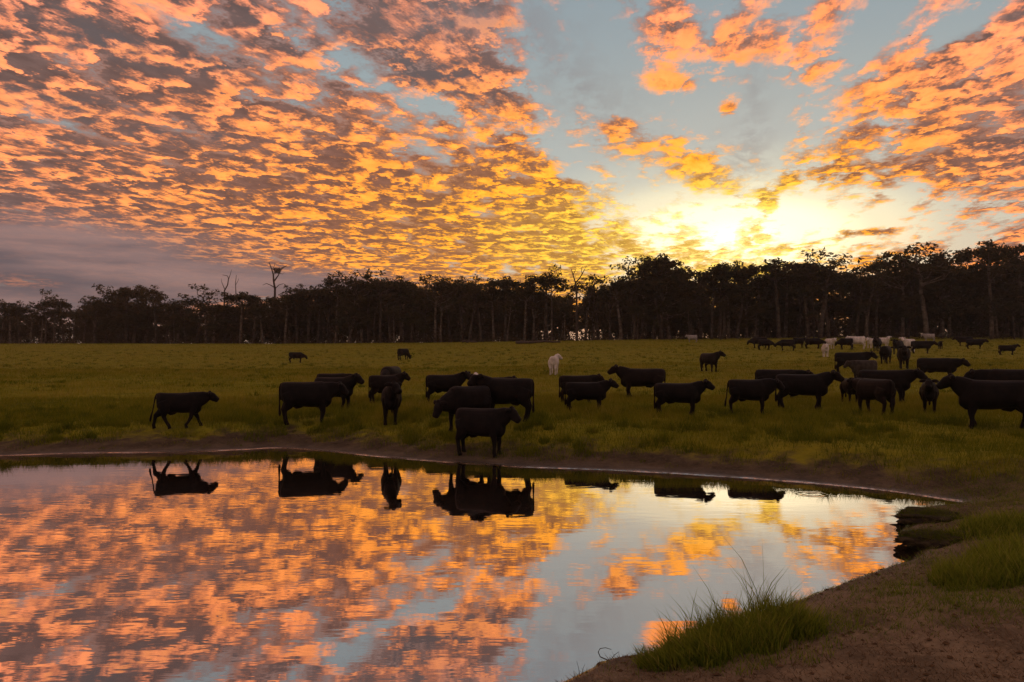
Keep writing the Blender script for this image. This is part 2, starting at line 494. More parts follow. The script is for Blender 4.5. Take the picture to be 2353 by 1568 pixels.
# water
m_water, out = new_mat('dam_water')
P = position()
sepp = S.tree.nodes.new('ShaderNodeSeparateXYZ'); put(sepp.inputs[0], P)
wx_, wy_ = S(sepp.outputs[0]), S(sepp.outputs[1])
rip = noise(combine(wx_ * 0.55, wy_ * 1.5, 0.0), 2.2, 3.0, 0.5) * 0.6 + noise(combine(wx_ * 0.5, wy_, 0.0), 0.45, 2.0, 0.5) * 1.2
rx, ry = on_water(1865, 1136)
rr = op('SQRT', (wx_ - rx) * (wx_ - rx) + (wy_ - ry) * (wy_ - ry))
ring = op('SINE', rr * 38.0) * op('EXPONENT', -(rr - 0.22) * (rr - 0.22) * 110.0) * 0.6
b = S.tree.nodes.new('ShaderNodeBump'); b.inputs['Strength'].default_value = 0.16; b.inputs['Distance'].default_value = 0.012
put(b.inputs['Height'], rip + ring)
gl = S.tree.nodes.new('ShaderNodeBsdfGlossy'); gl.inputs['Roughness'].default_value = 0.012
gl.inputs['Color'].default_value = (0.98, 0.90, 0.88, 1)
df = S.tree.nodes.new('ShaderNodeBsdfDiffuse'); df.inputs['Color'].default_value = (0.020, 0.015, 0.010, 1)
fr = S.tree.nodes.new('ShaderNodeFresnel'); fr.inputs['IOR'].default_value = 4.0
mx = S.tree.nodes.new('ShaderNodeMixShader')
S.tree.links.new(b.outputs[0], gl.inputs['Normal']); S.tree.links.new(b.outputs[0], fr.inputs['Normal'])
put(mx.inputs[0], (S(fr.outputs[0]) * 0.95 + 0.36).clamp())
S.tree.links.new(df.outputs[0], mx.inputs[1]); S.tree.links.new(gl.outputs[0], mx.inputs[2])
S.tree.links.new(mx.outputs[0], out.inputs[0])
lo, hi = SHORE.min(0) - 0.6, SHORE.max(0) + 0.6
water = link('water', mesh('water', [(lo[0], lo[1], 0), (hi[0], lo[1], 0), (hi[0], hi[1], 0), (lo[0], hi[1], 0)], [(0, 1, 2, 3)]), m_water)
tag(water, kind='structure')

# ------------------------------------------------------------------ treeline
def tube_np(pts, radii, n=6):
    """tapered tube as arrays"""
    pts = np.asarray(pts, float); V_, F_ = [], []
    for i, p in enumerate(pts):
        t = pts[min(i + 1, len(pts) - 1)] - pts[max(i - 1, 0)]
        t = t / (np.linalg.norm(t) + 1e-9)
        a = np.cross(t, (0.31, 0.94, 0.1)); a /= np.linalg.norm(a) + 1e-9
        b = np.cross(t, a)
        for k in range(n):
            w = 2 * math.pi * k / n
            V_.append(p + radii[i] * (a * math.cos(w) + b * math.sin(w)))
    for i in range(len(pts) - 1):
        for k in range(n):
            F_.append((i * n + k, i * n + (k + 1) % n, (i + 1) * n + (k + 1) % n, (i + 1) * n + k))
    return np.array(V_), np.array(F_)
def join(parts):
    V_, F_, o = [], [], 0
    for v, f in parts:
        V_.append(v); F_.append(f + o); o += len(v)
    return np.concatenate(V_), np.concatenate(F_)
def limb(R, a, b, r0, r1, sag=0.08, n=5):
    a = np.array(a, float); b = np.array(b, float)
    L = np.linalg.norm(b - a)
    pts = [a + (b - a) * t for t in np.linspace(0, 1, n)]
    for i in range(1, n - 1): pts[i] = pts[i] + R.normal(0, sag * L * 0.5, 3) * (1, 1, 0.5)
    return np.array(pts), np.linspace(r0, r1, n)
def leaves(R, centres, radii, per, size):
    """leaf-spray quads through each clump, drooping"""
    C_, S_ = [], []
    for c, r in zip(centres, radii):
        m = max(6, int(per * r * r))
        d = R.normal(0, 1, (m, 3)); d /= np.linalg.norm(d, axis=1)[:, None]
        rad = r * R.random(m) ** 0.42
        C_.append(np.array(c) + d * rad[:, None] * (1.0, 1.0, 0.62)); S_.append(np.full(m, 1.0))
    C_ = np.concatenate(C_); m = len(C_)
    t = R.normal(0, 1, (m, 3)) * (1, 1, 0.7) + (0, 0, -0.35); t /= np.linalg.norm(t, axis=1)[:, None]
    u = np.cross(t, R.normal(0, 1, (m, 3))); u /= np.linalg.norm(u, axis=1)[:, None] + 1e-9
    L = size * (0.6 + 0.9 * R.random(m))[:, None]; W = L * (0.34 + 0.25 * R.random(m))[:, None]
    a = C_ - t * L * 0.5; b = C_ + u * W * 0.5; c = C_ + t * L * 0.5; d = C_ - u * W * 0.5
    V_ = np.stack([a, b, c, d], 1).reshape(-1, 3)
    F_ = np.arange(4 * m).reshape(m, 4)
    return V_, F_
def gum(seed, kind):
    """a gum about ten metres high: trunk with limbs, and a crown of leaf sprays"""
    R = np.random.default_rng(seed)
    H = 10.0
    fork = {'tall': 0.52, 'bushy': 0.24, 'airy': 0.50, 'round': 0.58, 'mid': 0.38}[kind] * H * R.uniform(0.9, 1.1)
    wide = {'tall': 2.2, 'bushy': 2.9, 'airy': 3.1, 'round': 2.6, 'mid': 2.5}[kind] * R.uniform(0.88, 1.12)
    lean = R.normal(0, 0.35, 2)
    parts = []
    tp = np.array([(0, 0, -0.3), (lean[0] * 0.2, lean[1] * 0.2, fork * 0.35), (lean[0] * 0.6, lean[1] * 0.6, fork * 0.7), (lean[0], lean[1], fork)])
    parts.append(tube_np(tp, [0.22, 0.175, 0.15, 0.13], 7))
    top = np.array((lean[0] * 1.5, lean[1] * 1.5, H * 0.90))
    pts, rr = limb(R, tp[-1], top, 0.125, 0.03, 0.06, 6); parts.append(tube_np(pts, rr, 6))
    clumps, rad = [top + (0, 0, 0.25)], [0.8]
    nl = {'tall': 8, 'bushy': 14, 'airy': 9, 'round': 9, 'mid': 11}[kind]
    for i in range(nl):
        t = R.uniform(0.0, 0.80)
        a = pts[0] + (pts[-1] - pts[0]) * t
        ang = 2.4 * i + R.uniform(-0.5, 0.5)
        reach = wide * R.uniform(0.55, 1.0) * (1 - 0.42 * t)
        rise = R.uniform(0.35, 1.0) * reach * (1.0 if kind != 'bushy' else 0.5)
        e = a + (math.cos(ang) * reach, math.sin(ang) * reach, rise)
        e[2] = min(e[2], H * 0.95)
        lp, lr = limb(R, a, e, 0.085 * (1 - 0.5 * t), 0.022, 0.14, 5); parts.append(tube_np(lp, lr, 5))
        for k in range(3 if kind != 'airy' else 2):
            q = lp[3] + (lp[-1] - lp[3]) * R.uniform(0, 1.1)
            e2 = q + R.normal(0, 0.6, 3) * (1, 1, 0.55) + (0, 0, 0.25)
            sp, sr = limb(R, q, e2, 0.03, 0.012, 0.1, 3); parts.append(tube_np(sp, sr, 4))
            clumps.append(e2); rad.append(R.uniform(0.45, 0.85) * (0.82 if kind == 'airy' else 1.0))
        clumps.append(e); rad.append(R.uniform(0.6, 1.0) * (0.8 if kind == 'airy' else 1.0))
    if kind == 'bushy':
        for i in range(12):
            ang = R.uniform(0, 6.28); r_ = wide * R.uniform(0.3, 0.9)
            clumps.append(np.array((math.cos(ang) * r_, math.sin(ang) * r_, R.uniform(1.4, 4.5)))); rad.append(R.uniform(0.7, 1.1))
    lv = leaves(R, clumps, rad, {'airy': 50, 'tall': 72, 'bushy': 72, 'round': 84, 'mid': 70}[kind], 0.36)
    tv = join(parts)
    return tv, lv, np.array(clumps), np.array(rad)

m_bark, out = new_mat('gum_bark')
P = object_co()
n2_ = noise(P, 2.2, 4.0, 0.6)
rnd = obj_random()
c = mix(smooth(n2_, 0.38, 0.64), (0.060, 0.046, 0.034), (0.165, 0.138, 0.108))
c = mix(smooth(rnd, 0.45, 0.85) * 0.75, scale_col(c, 0.45), c)
principled(out, c, 0.85, 0.2, n2_, 0.4, 0.05)
m_leaf, out = new_mat('gum_leaves')
rnd = obj_random()
n2_ = noise(object_co(), 0.9, 3.0, 0.6)
c = mix(smooth(n2_, 0.36, 0.66), (0.024, 0.027, 0.011), (0.056, 0.052, 0.020))
c = mix(rnd * 0.6, c, (0.046, 0.036, 0.018))
df = S.tree.nodes.new('ShaderNodeBsdfDiffuse'); put(df.inputs[0], c)
tr = S.tree.nodes.new('ShaderNodeBsdfTranslucent'); put(tr.inputs[0], scale_col(c, 1.25))
gs = S.tree.nodes.new('ShaderNodeBsdfGlossy'); gs.inputs['Roughness'].default_value = 0.5; gs.inputs[0].default_value = (0.25, 0.25, 0.25, 1)
mx = S.tree.nodes.new('ShaderNodeMixShader'); mx.inputs[0].default_value = 0.45
S.tree.links.new(df.outputs[0], mx.inputs[1]); S.tree.links.new(tr.outputs[0], mx.inputs[2])
m2 = S.tree.nodes.new('ShaderNodeMixShader'); m2.inputs[0].default_value = 0.03
S.tree.links.new(mx.outputs[0], m2.inputs[1]); S.tree.links.new(gs.outputs[0], m2.inputs[2])
S.tree.links.new(m2.outputs[0], out.inputs[0])

KINDS = ['tall', 'bushy', 'mid', 'airy', 'round', 'tall', 'mid', 'bushy', 'mid', 'airy', 'tall', 'mid']
PROTO = []
for i, k in enumerate(KINDS):
    tv, lv, cl_, rd_ = gum(100 + i, k)
    PROTO.append((k, mesh('trunk_%d' % i, *tv), mesh('crown_%d' % i, *lv, smooth_=False), cl_, rd_, tv))
def pick(kind, R):
    c = [p for p in PROTO if p[0] == kind]
    return c[R.integers(len(c))]

def line_dist(px):                       # how far the edge of the timber is, by place along it
    return float(np.interp(px, [-300, 0, 500, 1176, 1700, 2353, 2700], [205, 196, 178, 160, 150, 142, 138]))
TOPX = [0, 60, 130, 200, 290, 340, 420, 480, 560, 620, 680, 740, 830, 920, 1010, 1100, 1170, 1270, 1300, 1380, 1450, 1520, 1560, 1600, 1660, 1710, 1790, 1880, 1950, 2000, 2080, 2150, 2205, 2280, 2320, 2353, 2420]
TOPY = [702, 694, 690, 682, 660, 674, 682, 670, 668, 668, 654, 652, 628, 630, 642, 640, 648, 640, 655, 640, 615, 592, 600, 622, 610, 626, 602, 590, 602, 612, 590, 580, 596, 575, 585, 580, 580]
def canopy(px): return float(np.interp(px, TOPX, TOPY))
def at_line(px, extra=0.0):
    y = line_dist(px) + extra
    x = (px - CX) / FPX * y
    return x, y, ground_z(x, y)
def top_z(py, y): return CAM_H + y * math.tan(math.atan((CY - py) / FPX) + PITCH)

def plant(px, py_top, kind, label, group, extra=0.0, R=rng, name='gum_tree', spread=1.0):
    x, y, z = at_line(px, extra)
    h = top_z(py_top, y) - z
    k, tm, cm, *_r = pick(kind, R)
    e = bpy.data.objects.new(name, None); COL.objects.link(e)
    e.empty_display_size = 0.5
    s = h / 10.0
    w = s * R.uniform(0.95, 1.25) * spread * max(1.0, 1.25 - 0.12 * (s - 1) * 2)
    e.location = (x, y, z); e.rotation_euler = (0, 0, R.uniform(0, 6.28)); e.scale = (w, w, s)
    link('trunk', tm, m_bark, e); link('crown', cm, m_leaf, e)
    tag(e, label, 'tree', group)
    return e
for k, tm, cm, *_r in PROTO:
    tm.materials.append(m_bark); cm.materials.append(m_leaf)

RT = np.random.default_rng(21)
ORD = ['first', 'second', 'third', 'fourth', 'fifth', 'sixth', 'seventh', 'eighth', 'ninth', 'tenth', 'eleventh', 'twelfth', 'thirteenth', 'fourteenth', 'fifteenth']
secs = [(-20, 85, 'low gum tree from the left edge of the treeline'),
        (105, 275, 'low gum tree rightward from the thin airy tree'),
        (305, 495, 'low gum tree rightward from the rounded left tree'),
        (512, 640, 'gum tree rightward from the crooked snag'),
        (655, 820, 'gum tree rightward from the nest tree'),
        (845, 990, 'gum tree rightward from the lacy tree'),
        (1012, 1255, 'gum tree rightward from the straggly tree, behind the logs'),
        (1345, 1450, 'gum tree rightward from the forked dead tree'),
        (1475, 1655, 'gum tree rightward from the feathery tree, before the glow'),
        (1675, 1780, 'gum tree rightward from the flat topped tree'),
        (1805, 1975, 'tall gum tree rightward from the broad dark tree, behind the mob'),
        (1990, 2120, 'tall gum tree behind the mob, rightward from the open crowned tree'),
        (2145, 2270, 'tall gum tree rightward from the wide spreading tree'),
        (2290, 2390, 'tall gum tree rightward from the rounded crown at the right edge')]
for x0, x1, lab in secs:
    px = x0; i = 0
    while px < x1:
        kind = RT.choice(['tall', 'mid', 'bushy', 'airy', 'round', 'airy', 'tall'])
        jit = RT.uniform(-2, 30) if RT.random() < 0.7 else RT.uniform(-22, -2)
        plant(px, canopy(px) + jit, kind, ORD[i] + ' ' + lab, 'gum trees of the treeline', RT.uniform(0, 9), RT)
        px += RT.uniform(17, 30); i += 1
for args in [
    (95, 664, 'airy', 'thin airy tree standing above the low left treeline', None, 3, 0.75),
    (290, 654, 'round', 'rounded tree rising above the left part of the treeline', None, 2, 1.1),
    (832, 617, 'airy', 'lacy tree rising above the canopy right of the nest tree', None, 4, 1.0),
    (1000, 628, 'airy', 'straggly tree top above the canopy left of the lone small topped tree', None, 2, 1.0),
    (1268, 607, 'airy', 'tree with a small ragged top beside the forked dead tree', None, 2, 0.55),
    (1460, 584, 'airy', 'feathery tree just left of the tall dense tree before the glow', None, 1, 0.9),
    (1520, 577, 'round', 'tall dense tree standing dark against the sun glow', None, 0, 0.95),
    (1665, 596, 'round', 'flat topped tree right of the tall dense tree', None, 0, 1.0),
    (1790, 588, 'round', 'broad dark tree above the left end of the far mob', None, 1, 1.2),
    (1885, 574, 'airy', 'open crowned tree above the foremost white cow', None, 0, 1.1),
    (2130, 553, 'airy', 'wide spreading tree with open branches at the right', None, 0, 1.35),
    (2075, 572, 'airy', 'open tree leaning beside the wide spreading tree', None, 2, 0.9),
    (2280, 545, 'round', 'tall tree with a rounded crown near the right edge', None, 0, 1.0),
    (2352, 558, 'airy', 'tree cut by the right edge of the picture', None, 1, 0.9)]:
    plant(args[0], args[1], args[2], args[3], args[4], args[5], RT, spread=args[6])

# pale slender stems at the front edge of the timber
for px, ty, lab in [
    (582, 700, 'pale forked sapling below the nest tree'), (806, 690, 'pale sapling just left of the far grazing cow'),
    (1165, 690, 'tall pale sapling above the left end of the long fallen log'), (1297, 700, 'pale sapling at the right end of the long fallen log'),
    (1585, 690, 'pale sapling above the pale cow at the foot of the trees'), (1655, 690, 'pale sapling above the lone brown black cow'),
    (1735, 700, 'pale sapling above the left end cow of the far mob'), (1994, 690, 'tall pale sapling straight above the white cattle'),
    (2331, 690, 'pale sapling above the small cow at the right edge'), (400, 720, 'pale sapling above the walking calf'),
    (905, 700, 'pale sapling above the far grazing cow'), (1465, 700, 'pale sapling above the cow facing left with raised head'),
    (1870, 710, 'pale sapling left of the foremost white cow')]:
    plant(px, ty, 'tall', lab, 'pale saplings before the timber', -3.0, RT, 'sapling', 0.75)

# the wood behind, one dark mass
RW = np.random.default_rng(8)
parts = []; tparts = []
for i in range(520):
    px = RW.uniform(-150, 2500)
    ex = RW.uniform(7, 70)
    if 1310 < px < 1345 and RW.random() < 0.85: continue
    if 1500 < px < 2000 and RW.random() < 0.25: continue
    x, y, z = at_line(px, ex)
    hz = top_z(canopy(px) + RW.uniform(16, 56), y) - z
    k, tm, cm, cl_, rd_, tv = PROTO[RW.integers(len(PROTO))]
    s = hz / 10.0; w = s * RW.uniform(1.0, 1.4); a = RW.uniform(0, 6.28)
    M = np.array([[math.cos(a) * w, -math.sin(a) * w, 0], [math.sin(a) * w, math.cos(a) * w, 0], [0, 0, s]])
    cc = cl_ if i % 2 else np.concatenate([cl_, cl_ * (1, 1, 0.55)])
    rr = rd_ if i % 2 else np.concatenate([rd_, rd_])
    v, f = leaves(RW, cc, rr, 26, 0.62)
    parts.append((v @ M.T + (x, y, z), f))
    tt = tube_np([(0, 0, -0.3), (RW.normal(0, .2), RW.normal(0, .2), 3), (RW.normal(0, .4), RW.normal(0, .4), 6.5)], [0.2, 0.16, 0.09], 5)
    tparts.append((tt[0] @ M.T + (x, y, z), tt[1]))
for i in range(1500):                     # undergrowth
    px = RW.uniform(-200, 2550); ex = RW.uniform(4, 60)
    if 1316 < px < 1338: continue
    x, y, z = at_line(px, ex)
    n = RW.integers(3, 6); up_to = 2.4 if i % 2 else 6.5
    cs = [np.array((RW.normal(0, 1.3), RW.normal(0, 1.3), RW.uniform(0.2, up_to))) for _ in range(n)]
    v, f = leaves(RW, cs, RW.uniform(0.7, 1.5, n), 16, 0.5)
    parts.append((v + (x, y, z), f))
for i in range(420):                      # ragged low scrub where the paddock meets the timber
    px = RW.uniform(-200, 2550); x, y, z = at_line(px, RW.uniform(-5, 9))
    n = RW.integers(1, 4); cs = [np.array((RW.normal(0, 0.6), RW.normal(0, 0.5), RW.uniform(0.0, 0.6))) for _ in range(n)]
    v, f = leaves(RW, cs, RW.uniform(0.35, 0.8, n), 44, 0.26)
    v[:, 2] = np.maximum(v[:, 2], 0.0)
    parts.append((v + (x, y, z), f))
wood = link('woodland', mesh('woodland', *join(parts), smooth_=False), m_leaf)
tag(wood, 'dark gum woodland behind the treeline', 'woodland', kind='stuff')
stems = link('woodland_stems', mesh('woodland_stems', *join(tparts)), m_bark)
tag(stems, 'dim mass of trunks inside the wood', 'woodland', kind='stuff')

# bare dead trees, drawn from their outlines at their own distance
m_dead, out = new_mat('dead_wood')
n2_ = noise(object_co(), 3.0, 4.0, 0.6)
principled(out, mix(n2_, (0.035, 0.026, 0.020), (0.085, 0.066, 0.052)), 0.85, 0.2, n2_, 0.4, 0.04)
def dead(px0, base_py, lines, label, extra, name='dead_tree', base_ground=True):
    x, y, z = at_line(px0, extra)
    k = y / FPX
    e = bpy.data.objects.new(name, None); COL.objects.link(e); e.location = (x, y, z)
    R = np.random.default_rng(int(px0))
    depth = 0.0
    for i, (pts, r0, r1) in enumerate(lines):
        q = []
        dd = R.normal(0, 0.5) if i else 0.0
        for j, (a, b) in enumerate(pts):
            q.append(((a - px0) * k, dd * j / max(1, len(pts) - 1) + R.normal(0, 0.05), top_z(b, y) - z))
        if i == 0: q.insert(0, (q[0][0] * 0.6, 0, -0.2))
        v, f = tube_np(q, np.linspace(r0, r1, len(q)), 7)
        link('trunk' if i == 0 else 'branch', mesh('dead_part', v, f), m_dead, e)
    tag(e, label, 'dead tree')
    return e
dead(630, 665, [([(630, 720), (631, 665), (628, 645), (627, 632), (624, 622), (619, 608), (617, 603)], 0.34, 0.07),
                ([(628, 648), (633, 640), (637, 634), (640, 626), (645, 618), (655, 610)], 0.20, 0.05),
                ([(645, 618), (651, 612), (658, 613)], 0.10, 0.04), ([(631, 662), (622, 656), (612, 652), (604, 656)], 0.13, 0.05),
                ([(631, 664), (640, 655), (651, 652)], 0.12, 0.05), ([(624, 620), (630, 612), (632, 605)], 0.08, 0.03), ([(640, 628), (648, 630), (652, 626)], 0.07, 0.03)],
     'bare dead tree holding a large stick nest above the canopy', 10)
dead(520, 665, [([(514, 720), (515, 668), (522, 655), (524, 640), (521, 634), (510, 632)], 0.24, 0.05), ([(524, 642), (529, 630), (533, 620)], 0.10, 0.03), ([(515, 664), (509, 650), (507, 640)], 0.10, 0.03)],
     'crooked bare snag standing left of the nest tree', 10)
dead(544, 668, [([(542, 720), (541, 668), (540, 650), (542, 632)], 0.17, 0.05), ([(541, 655), (546, 646), (548, 640)], 0.07, 0.03)],
     'short straight bare snag between the crooked snag and the nest tree', 10)
dead(1325, 670, [([(1326, 782), (1325, 720), (1325, 670), (1322, 648), (1317, 632), (1313, 618)], 0.34, 0.06), ([(1323, 650), (1332, 640), (1338, 630), (1342, 622), (1354, 620)], 0.17, 0.05),
                 ([(1338, 630), (1336, 620), (1339, 612)], 0.08, 0.03), ([(1317, 633), (1322, 622), (1321, 614)], 0.10, 0.03), ([(1342, 622), (1348, 612)], 0.06, 0.03)],
     'forked bare dead tree standing in the gap before the glow', 1)
# the nest: a bowl of crossed sticks
x, y, z = at_line(637, 10); k = y / FPX
nc = np.array(((636 - CX) * k, y - 0.15, top_z(622, y)))
RN = np.random.default_rng(4); parts = []
for i in range(170):
    a = RN.uniform(0, 6.28); lay = RN.uniform(-0.7, 0.55)
    rad_ = 0.50 + 0.42 * (lay + 0.7) / 1.25
    c0 = nc + (math.cos(a) * rad_ * 0.8, math.sin(a) * rad_ * 0.8, lay)
    t = np.array((-math.sin(a), math.cos(a), RN.normal(0, 0.35))) + RN.normal(0, 0.3, 3)
    t /= np.linalg.norm(t); L = RN.uniform(0.35, 0.8)
    parts.append(tube_np([c0 - t * L, c0 + t * L], [0.035, 0.02], 4))
nest = link('bird_nest', mesh('bird_nest', *join(parts)), m_dead)
tag(nest, 'large bowl of sticks lodged in the fork of the bare dead tree', 'nest')

# fallen timber at the foot of the trees
def log(px0, px1, py, r, label, name):
    a, b = hit(px0, py), hit(px1, py)
    m = (a + b) / 2
    a, b = Vector((a.x, m.y, ground_z(a.x, m.y))), Vector((b.x, m.y + 1.0, ground_z(b.x, m.y + 1.0)))
    R = np.random.default_rng(int(px0))
    pts = [np.array(a.lerp(b, t)) + (0, R.normal(0, 0.15), r * 0.8 + abs(R.normal(0, 0.12))) for t in np.linspace(0, 1, 7)]
    e = bpy.data.objects.new(name, None); COL.objects.link(e)
    v, f = tube_np(pts, np.linspace(r, r * 0.5, 7), 8); link('trunk', mesh('log_trunk', v, f), m_dead, e)
    for t in (2, 4):
        s = pts[t]; v, f = tube_np([s, s + (0.7, 0.1, 0.8), s + (1.0, 0.2, 1.5)], [r * 0.45, r * 0.3, 0.03], 6); link('branch', mesh('log_branch', v, f), m_dead, e)
    tag(e, label, 'log')
log(1185, 1290, 790, 0.30, 'long fallen log lying at the foot of the trees in the middle', 'fallen_log')
log(1062, 1096, 789, 0.22, 'short leaning log left of the long fallen log', 'fallen_log')

# ------------------------------------------------------------------ evening haze
m_haze = bpy.data.materials.new('haze'); m_haze.use_nodes = True
S.tree = m_haze.node_tree; S.tree.nodes.clear()
out = S.tree.nodes.new('ShaderNodeOutputMaterial')
pv = S.tree.nodes.new('ShaderNodeVolumePrincipled')
pv.inputs['Color'].default_value = (0.92, 0.88, 0.82, 1); pv.inputs['Density'].default_value = 0.00024; pv.inputs['Anisotropy'].default_value = 0.55
S.tree.links.new(pv.outputs[0], out.inputs['Volume'])
bm = bmesh.new(); bmesh.ops.create_cube(bm, size=1.0)
for v in bm.verts: v.co = Vector((v.co.x * 1900, 1050 + v.co.y * 2450, 15.5 + v.co.z * 36))
hm = bpy.data.meshes.new('haze'); bm.to_mesh(hm); bm.free()
haze = link('haze', hm, m_haze); tag(haze, 'thin warm evening haze in the air', 'haze', kind='stuff')

# ------------------------------------------------------------------ cattle
def loft(bm, secs, n=14, upright=False):
    """closed tube through sections (centre, half width, half height, forward)"""
    rings = []
    for (c, rw, rh, fwd) in secs:
        f = Vector(fwd).normalized()
        side = Vector((0, 0, 1)).cross(f)
        if upright: side = Vector((0, 1, 0)) - f * f.y
        elif side.length < 0.15: side = Vector((0, 1, 0))
        side.normalize(); up = f.cross(side).normalized()
        r = []
        for k in range(n):
            a = 2 * math.pi * k / n
            ca, sa_ = math.cos(a), math.sin(a)
            e = 0.86
            ca = math.copysign(abs(ca) ** e, ca); sa_ = math.copysign(abs(sa_) ** e, sa_)
            r.append(bm.verts.new(Vector(c) + side * (rw * ca) + up * (rh * sa_)))
        rings.append(r)
    for a, b in zip(rings[:-1], rings[1:]):
        for k in range(n):
            bm.faces.new((a[k], a[(k + 1) % n], b[(k + 1) % n], b[k]))
    for r, flip in ((rings[0], True), (rings[-1], False)):
        try: bm.faces.new(list(reversed(r)) if flip else r)
        except ValueError: pass

def chain(bm, pts, radii, n=10, upright=False):
    secs = []
    for i, p in enumerate(pts):
        a = Vector(pts[max(i - 1, 0)]); b = Vector(pts[min(i + 1, len(pts) - 1)])
        r = radii[i]
        rw, rh = r if isinstance(r, tuple) else (r, r)
        secs.append((p, rw, rh, b - a))
    loft(bm, secs, n, upright)

def cow_mesh(name, head=(0.98, 0.0, 0.98), gaze=(1.0, 0.0, -0.55), walk=0.0, calf=False, tail_out=0.0, bull=False, seed=0):
    """one continuous body, withers one unit high, facing +x. head: place of the poll; gaze: way the muzzle points"""
    R = random.Random(seed)
    bm = bmesh.new()
    lean = 0.88 if calf else 1.0
    deep = 0.94 if calf else 1.0
    j = lambda k: 1 + R.uniform(-k, k)
    belly = j(0.05) * (1.05 if bull else 1.0)
    torso = [((-0.690, 0, 0.80), 0.08, 0.11), ((-0.665, 0, 0.765), 0.150, 0.195), ((-0.58, 0, 0.738), 0.212, 0.250),
             ((-0.42, 0, 0.722), 0.238 * lean, 0.268 * deep), ((-0.22, 0, 0.705), 0.262 * lean * belly, 0.280 * deep), ((0.02, 0, 0.688), 0.272 * lean * belly, 0.296 * deep),
             ((0.22, 0, 0.690), 0.255 * lean, 0.300 * deep), ((0.38, 0, 0.690), 0.220 * lean, 0.305 * deep), ((0.50, 0, 0.680), 0.175 * lean, 0.275), ((0.585, 0, 0.650), 0.125, 0.215), ((0.635, 0, 0.62), 0.06, 0.13)]
    loft(bm, [(t[0], t[1], t[2], (1, 0, 0)) for t in torso], 20)
    H = Vector(head); G = Vector(gaze).normalized()
    # neck from the shoulder to the poll
    n0 = Vector((0.32, 0, 0.72)); n3 = H - G * 0.03 + Vector((0, 0, -0.055))
    n1 = n0.lerp(n3, 0.42) + Vector((0.02, 0, -0.005)); n2 = n0.lerp(n3, 0.76) + Vector((0.01, 0, 0.0))
    kk = 1.12 if bull else 1.0
    chain(bm, [n0, n1, n2, n3], [(0.190 * lean, 0.270), (0.145 * kk, 0.222 * kk), (0.116 * kk, 0.176 * kk), (0.092, 0.120)], 12)
    # head: broad brow, dished face, square muzzle
    hs = 1.0
    side = Vector((0, 0, 1)).cross(G); side.normalize()
    up = G.cross(side).normalized()
    if up.z < 0: up = -up
    hp = [H - G * 0.045 + up * 0.01, H + G * 0.03, H + G * 0.09 - up * 0.012, H + G * 0.16 - up * 0.022, H + G * 0.215 - up * 0.024, H + G * 0.265 - up * 0.024, H + G * 0.30 - up * 0.03, H + G * 0.318 - up * 0.034]
    chain(bm, hp, [(0.075, 0.075), (0.098, 0.100), (0.102, 0.120), (0.088, 0.108), (0.076, 0.090), (0.080, 0.082), (0.074, 0.070), (0.048, 0.045)], 14)
    for s in (-1, 1):                                   # ears stand out sideways behind the brow
        e0 = H + side * (0.070 * s) + up * 0.030 - G * 0.005
        chain(bm, [e0, e0 + side * (0.055 * s) + up * 0.004 - G * 0.008, e0 + side * (0.115 * s) - up * 0.012 - G * 0.018, e0 + side * (0.165 * s) - up * 0.035 - G * 0.028, e0 + side * (0.19 * s) - up * 0.05 - G * 0.03],
              [(0.030, 0.030), (0.042, 0.050), (0.046, 0.056), (0.030, 0.036), (0.010, 0.012)], 8)
    chain(bm, [H + up * 0.02 - G * 0.03, H + up * 0.085 - G * 0.02, H + up * 0.112 - G * 0.015], [(0.075, 0.06), (0.05, 0.045), (0.025, 0.02)], 8)
    # legs: swing at the walk
    def fore(s, sw):
        x0 = 0.40; y0 = 0.125 * s
        kx = x0 + sw * 0.16 + 0.012; fx = x0 + sw * 0.30 - (0.03 if sw < 0 else 0.0)
        chain(bm, [(x0 - 0.03, y0 * 0.95, 0.68), (x0 - 0.02, y0, 0.52), (x0 + sw * 0.07 - 0.005, y0, 0.40), (kx, y0, 0.275), (kx * 0.55 + fx * 0.45 - 0.006, y0, 0.17), (fx - 0.008, y0, 0.085), (fx + 0.010, y0, 0.04), (fx + 0.022, y0, 0.0)],
              [(0.095, 0.15), (0.082, 0.120), (0.060, 0.078), (0.050, 0.056), (0.036, 0.041), (0.043, 0.048), (0.044, 0.050), (0.052, 0.062)], 10, True)
    def hind(s, sw):
        x0 = -0.50; y0 = 0.130 * s
        hx = x0 - 0.105 + sw * 0.20; fx = x0 - 0.065 + sw * 0.36
        chain(bm, [(x0 + 0.01, y0 * 0.9, 0.74), (x0 + 0.045 + sw * 0.03, y0 * 1.15, 0.58), (x0 - 0.005 + sw * 0.08, y0 * 1.1, 0.45), (hx, y0, 0.335), (hx * 0.55 + fx * 0.45 + 0.004, y0, 0.20), (fx, y0, 0.09), (fx + 0.018, y0, 0.04), (fx + 0.028, y0, 0.0)],
              [(0.14, 0.19), (0.130, 0.180), (0.090, 0.122), (0.050, 0.070), (0.038, 0.048), (0.044, 0.052), (0.045, 0.052), (0.052, 0.062)], 10, True)
    a, b = (walk, -walk * 0.85) if walk else (0.10 * R.uniform(-1, 1), 0.10 * R.uniform(-1, 1))
    fore(1, a); fore(-1, b); hind(1, b * 0.9 if walk else 0.16 * R.uniform(-1, 1)); hind(-1, a * 0.9 if walk else 0.16 * R.uniform(-1, 1))
    # udder or sheath, brisket
    chain(bm, [(-0.36, 0, 0.46), (-0.28, 0, 0.415), (-0.16, 0, 0.425), (-0.08, 0, 0.46)], [0.05, 0.065, 0.05, 0.03], 8)
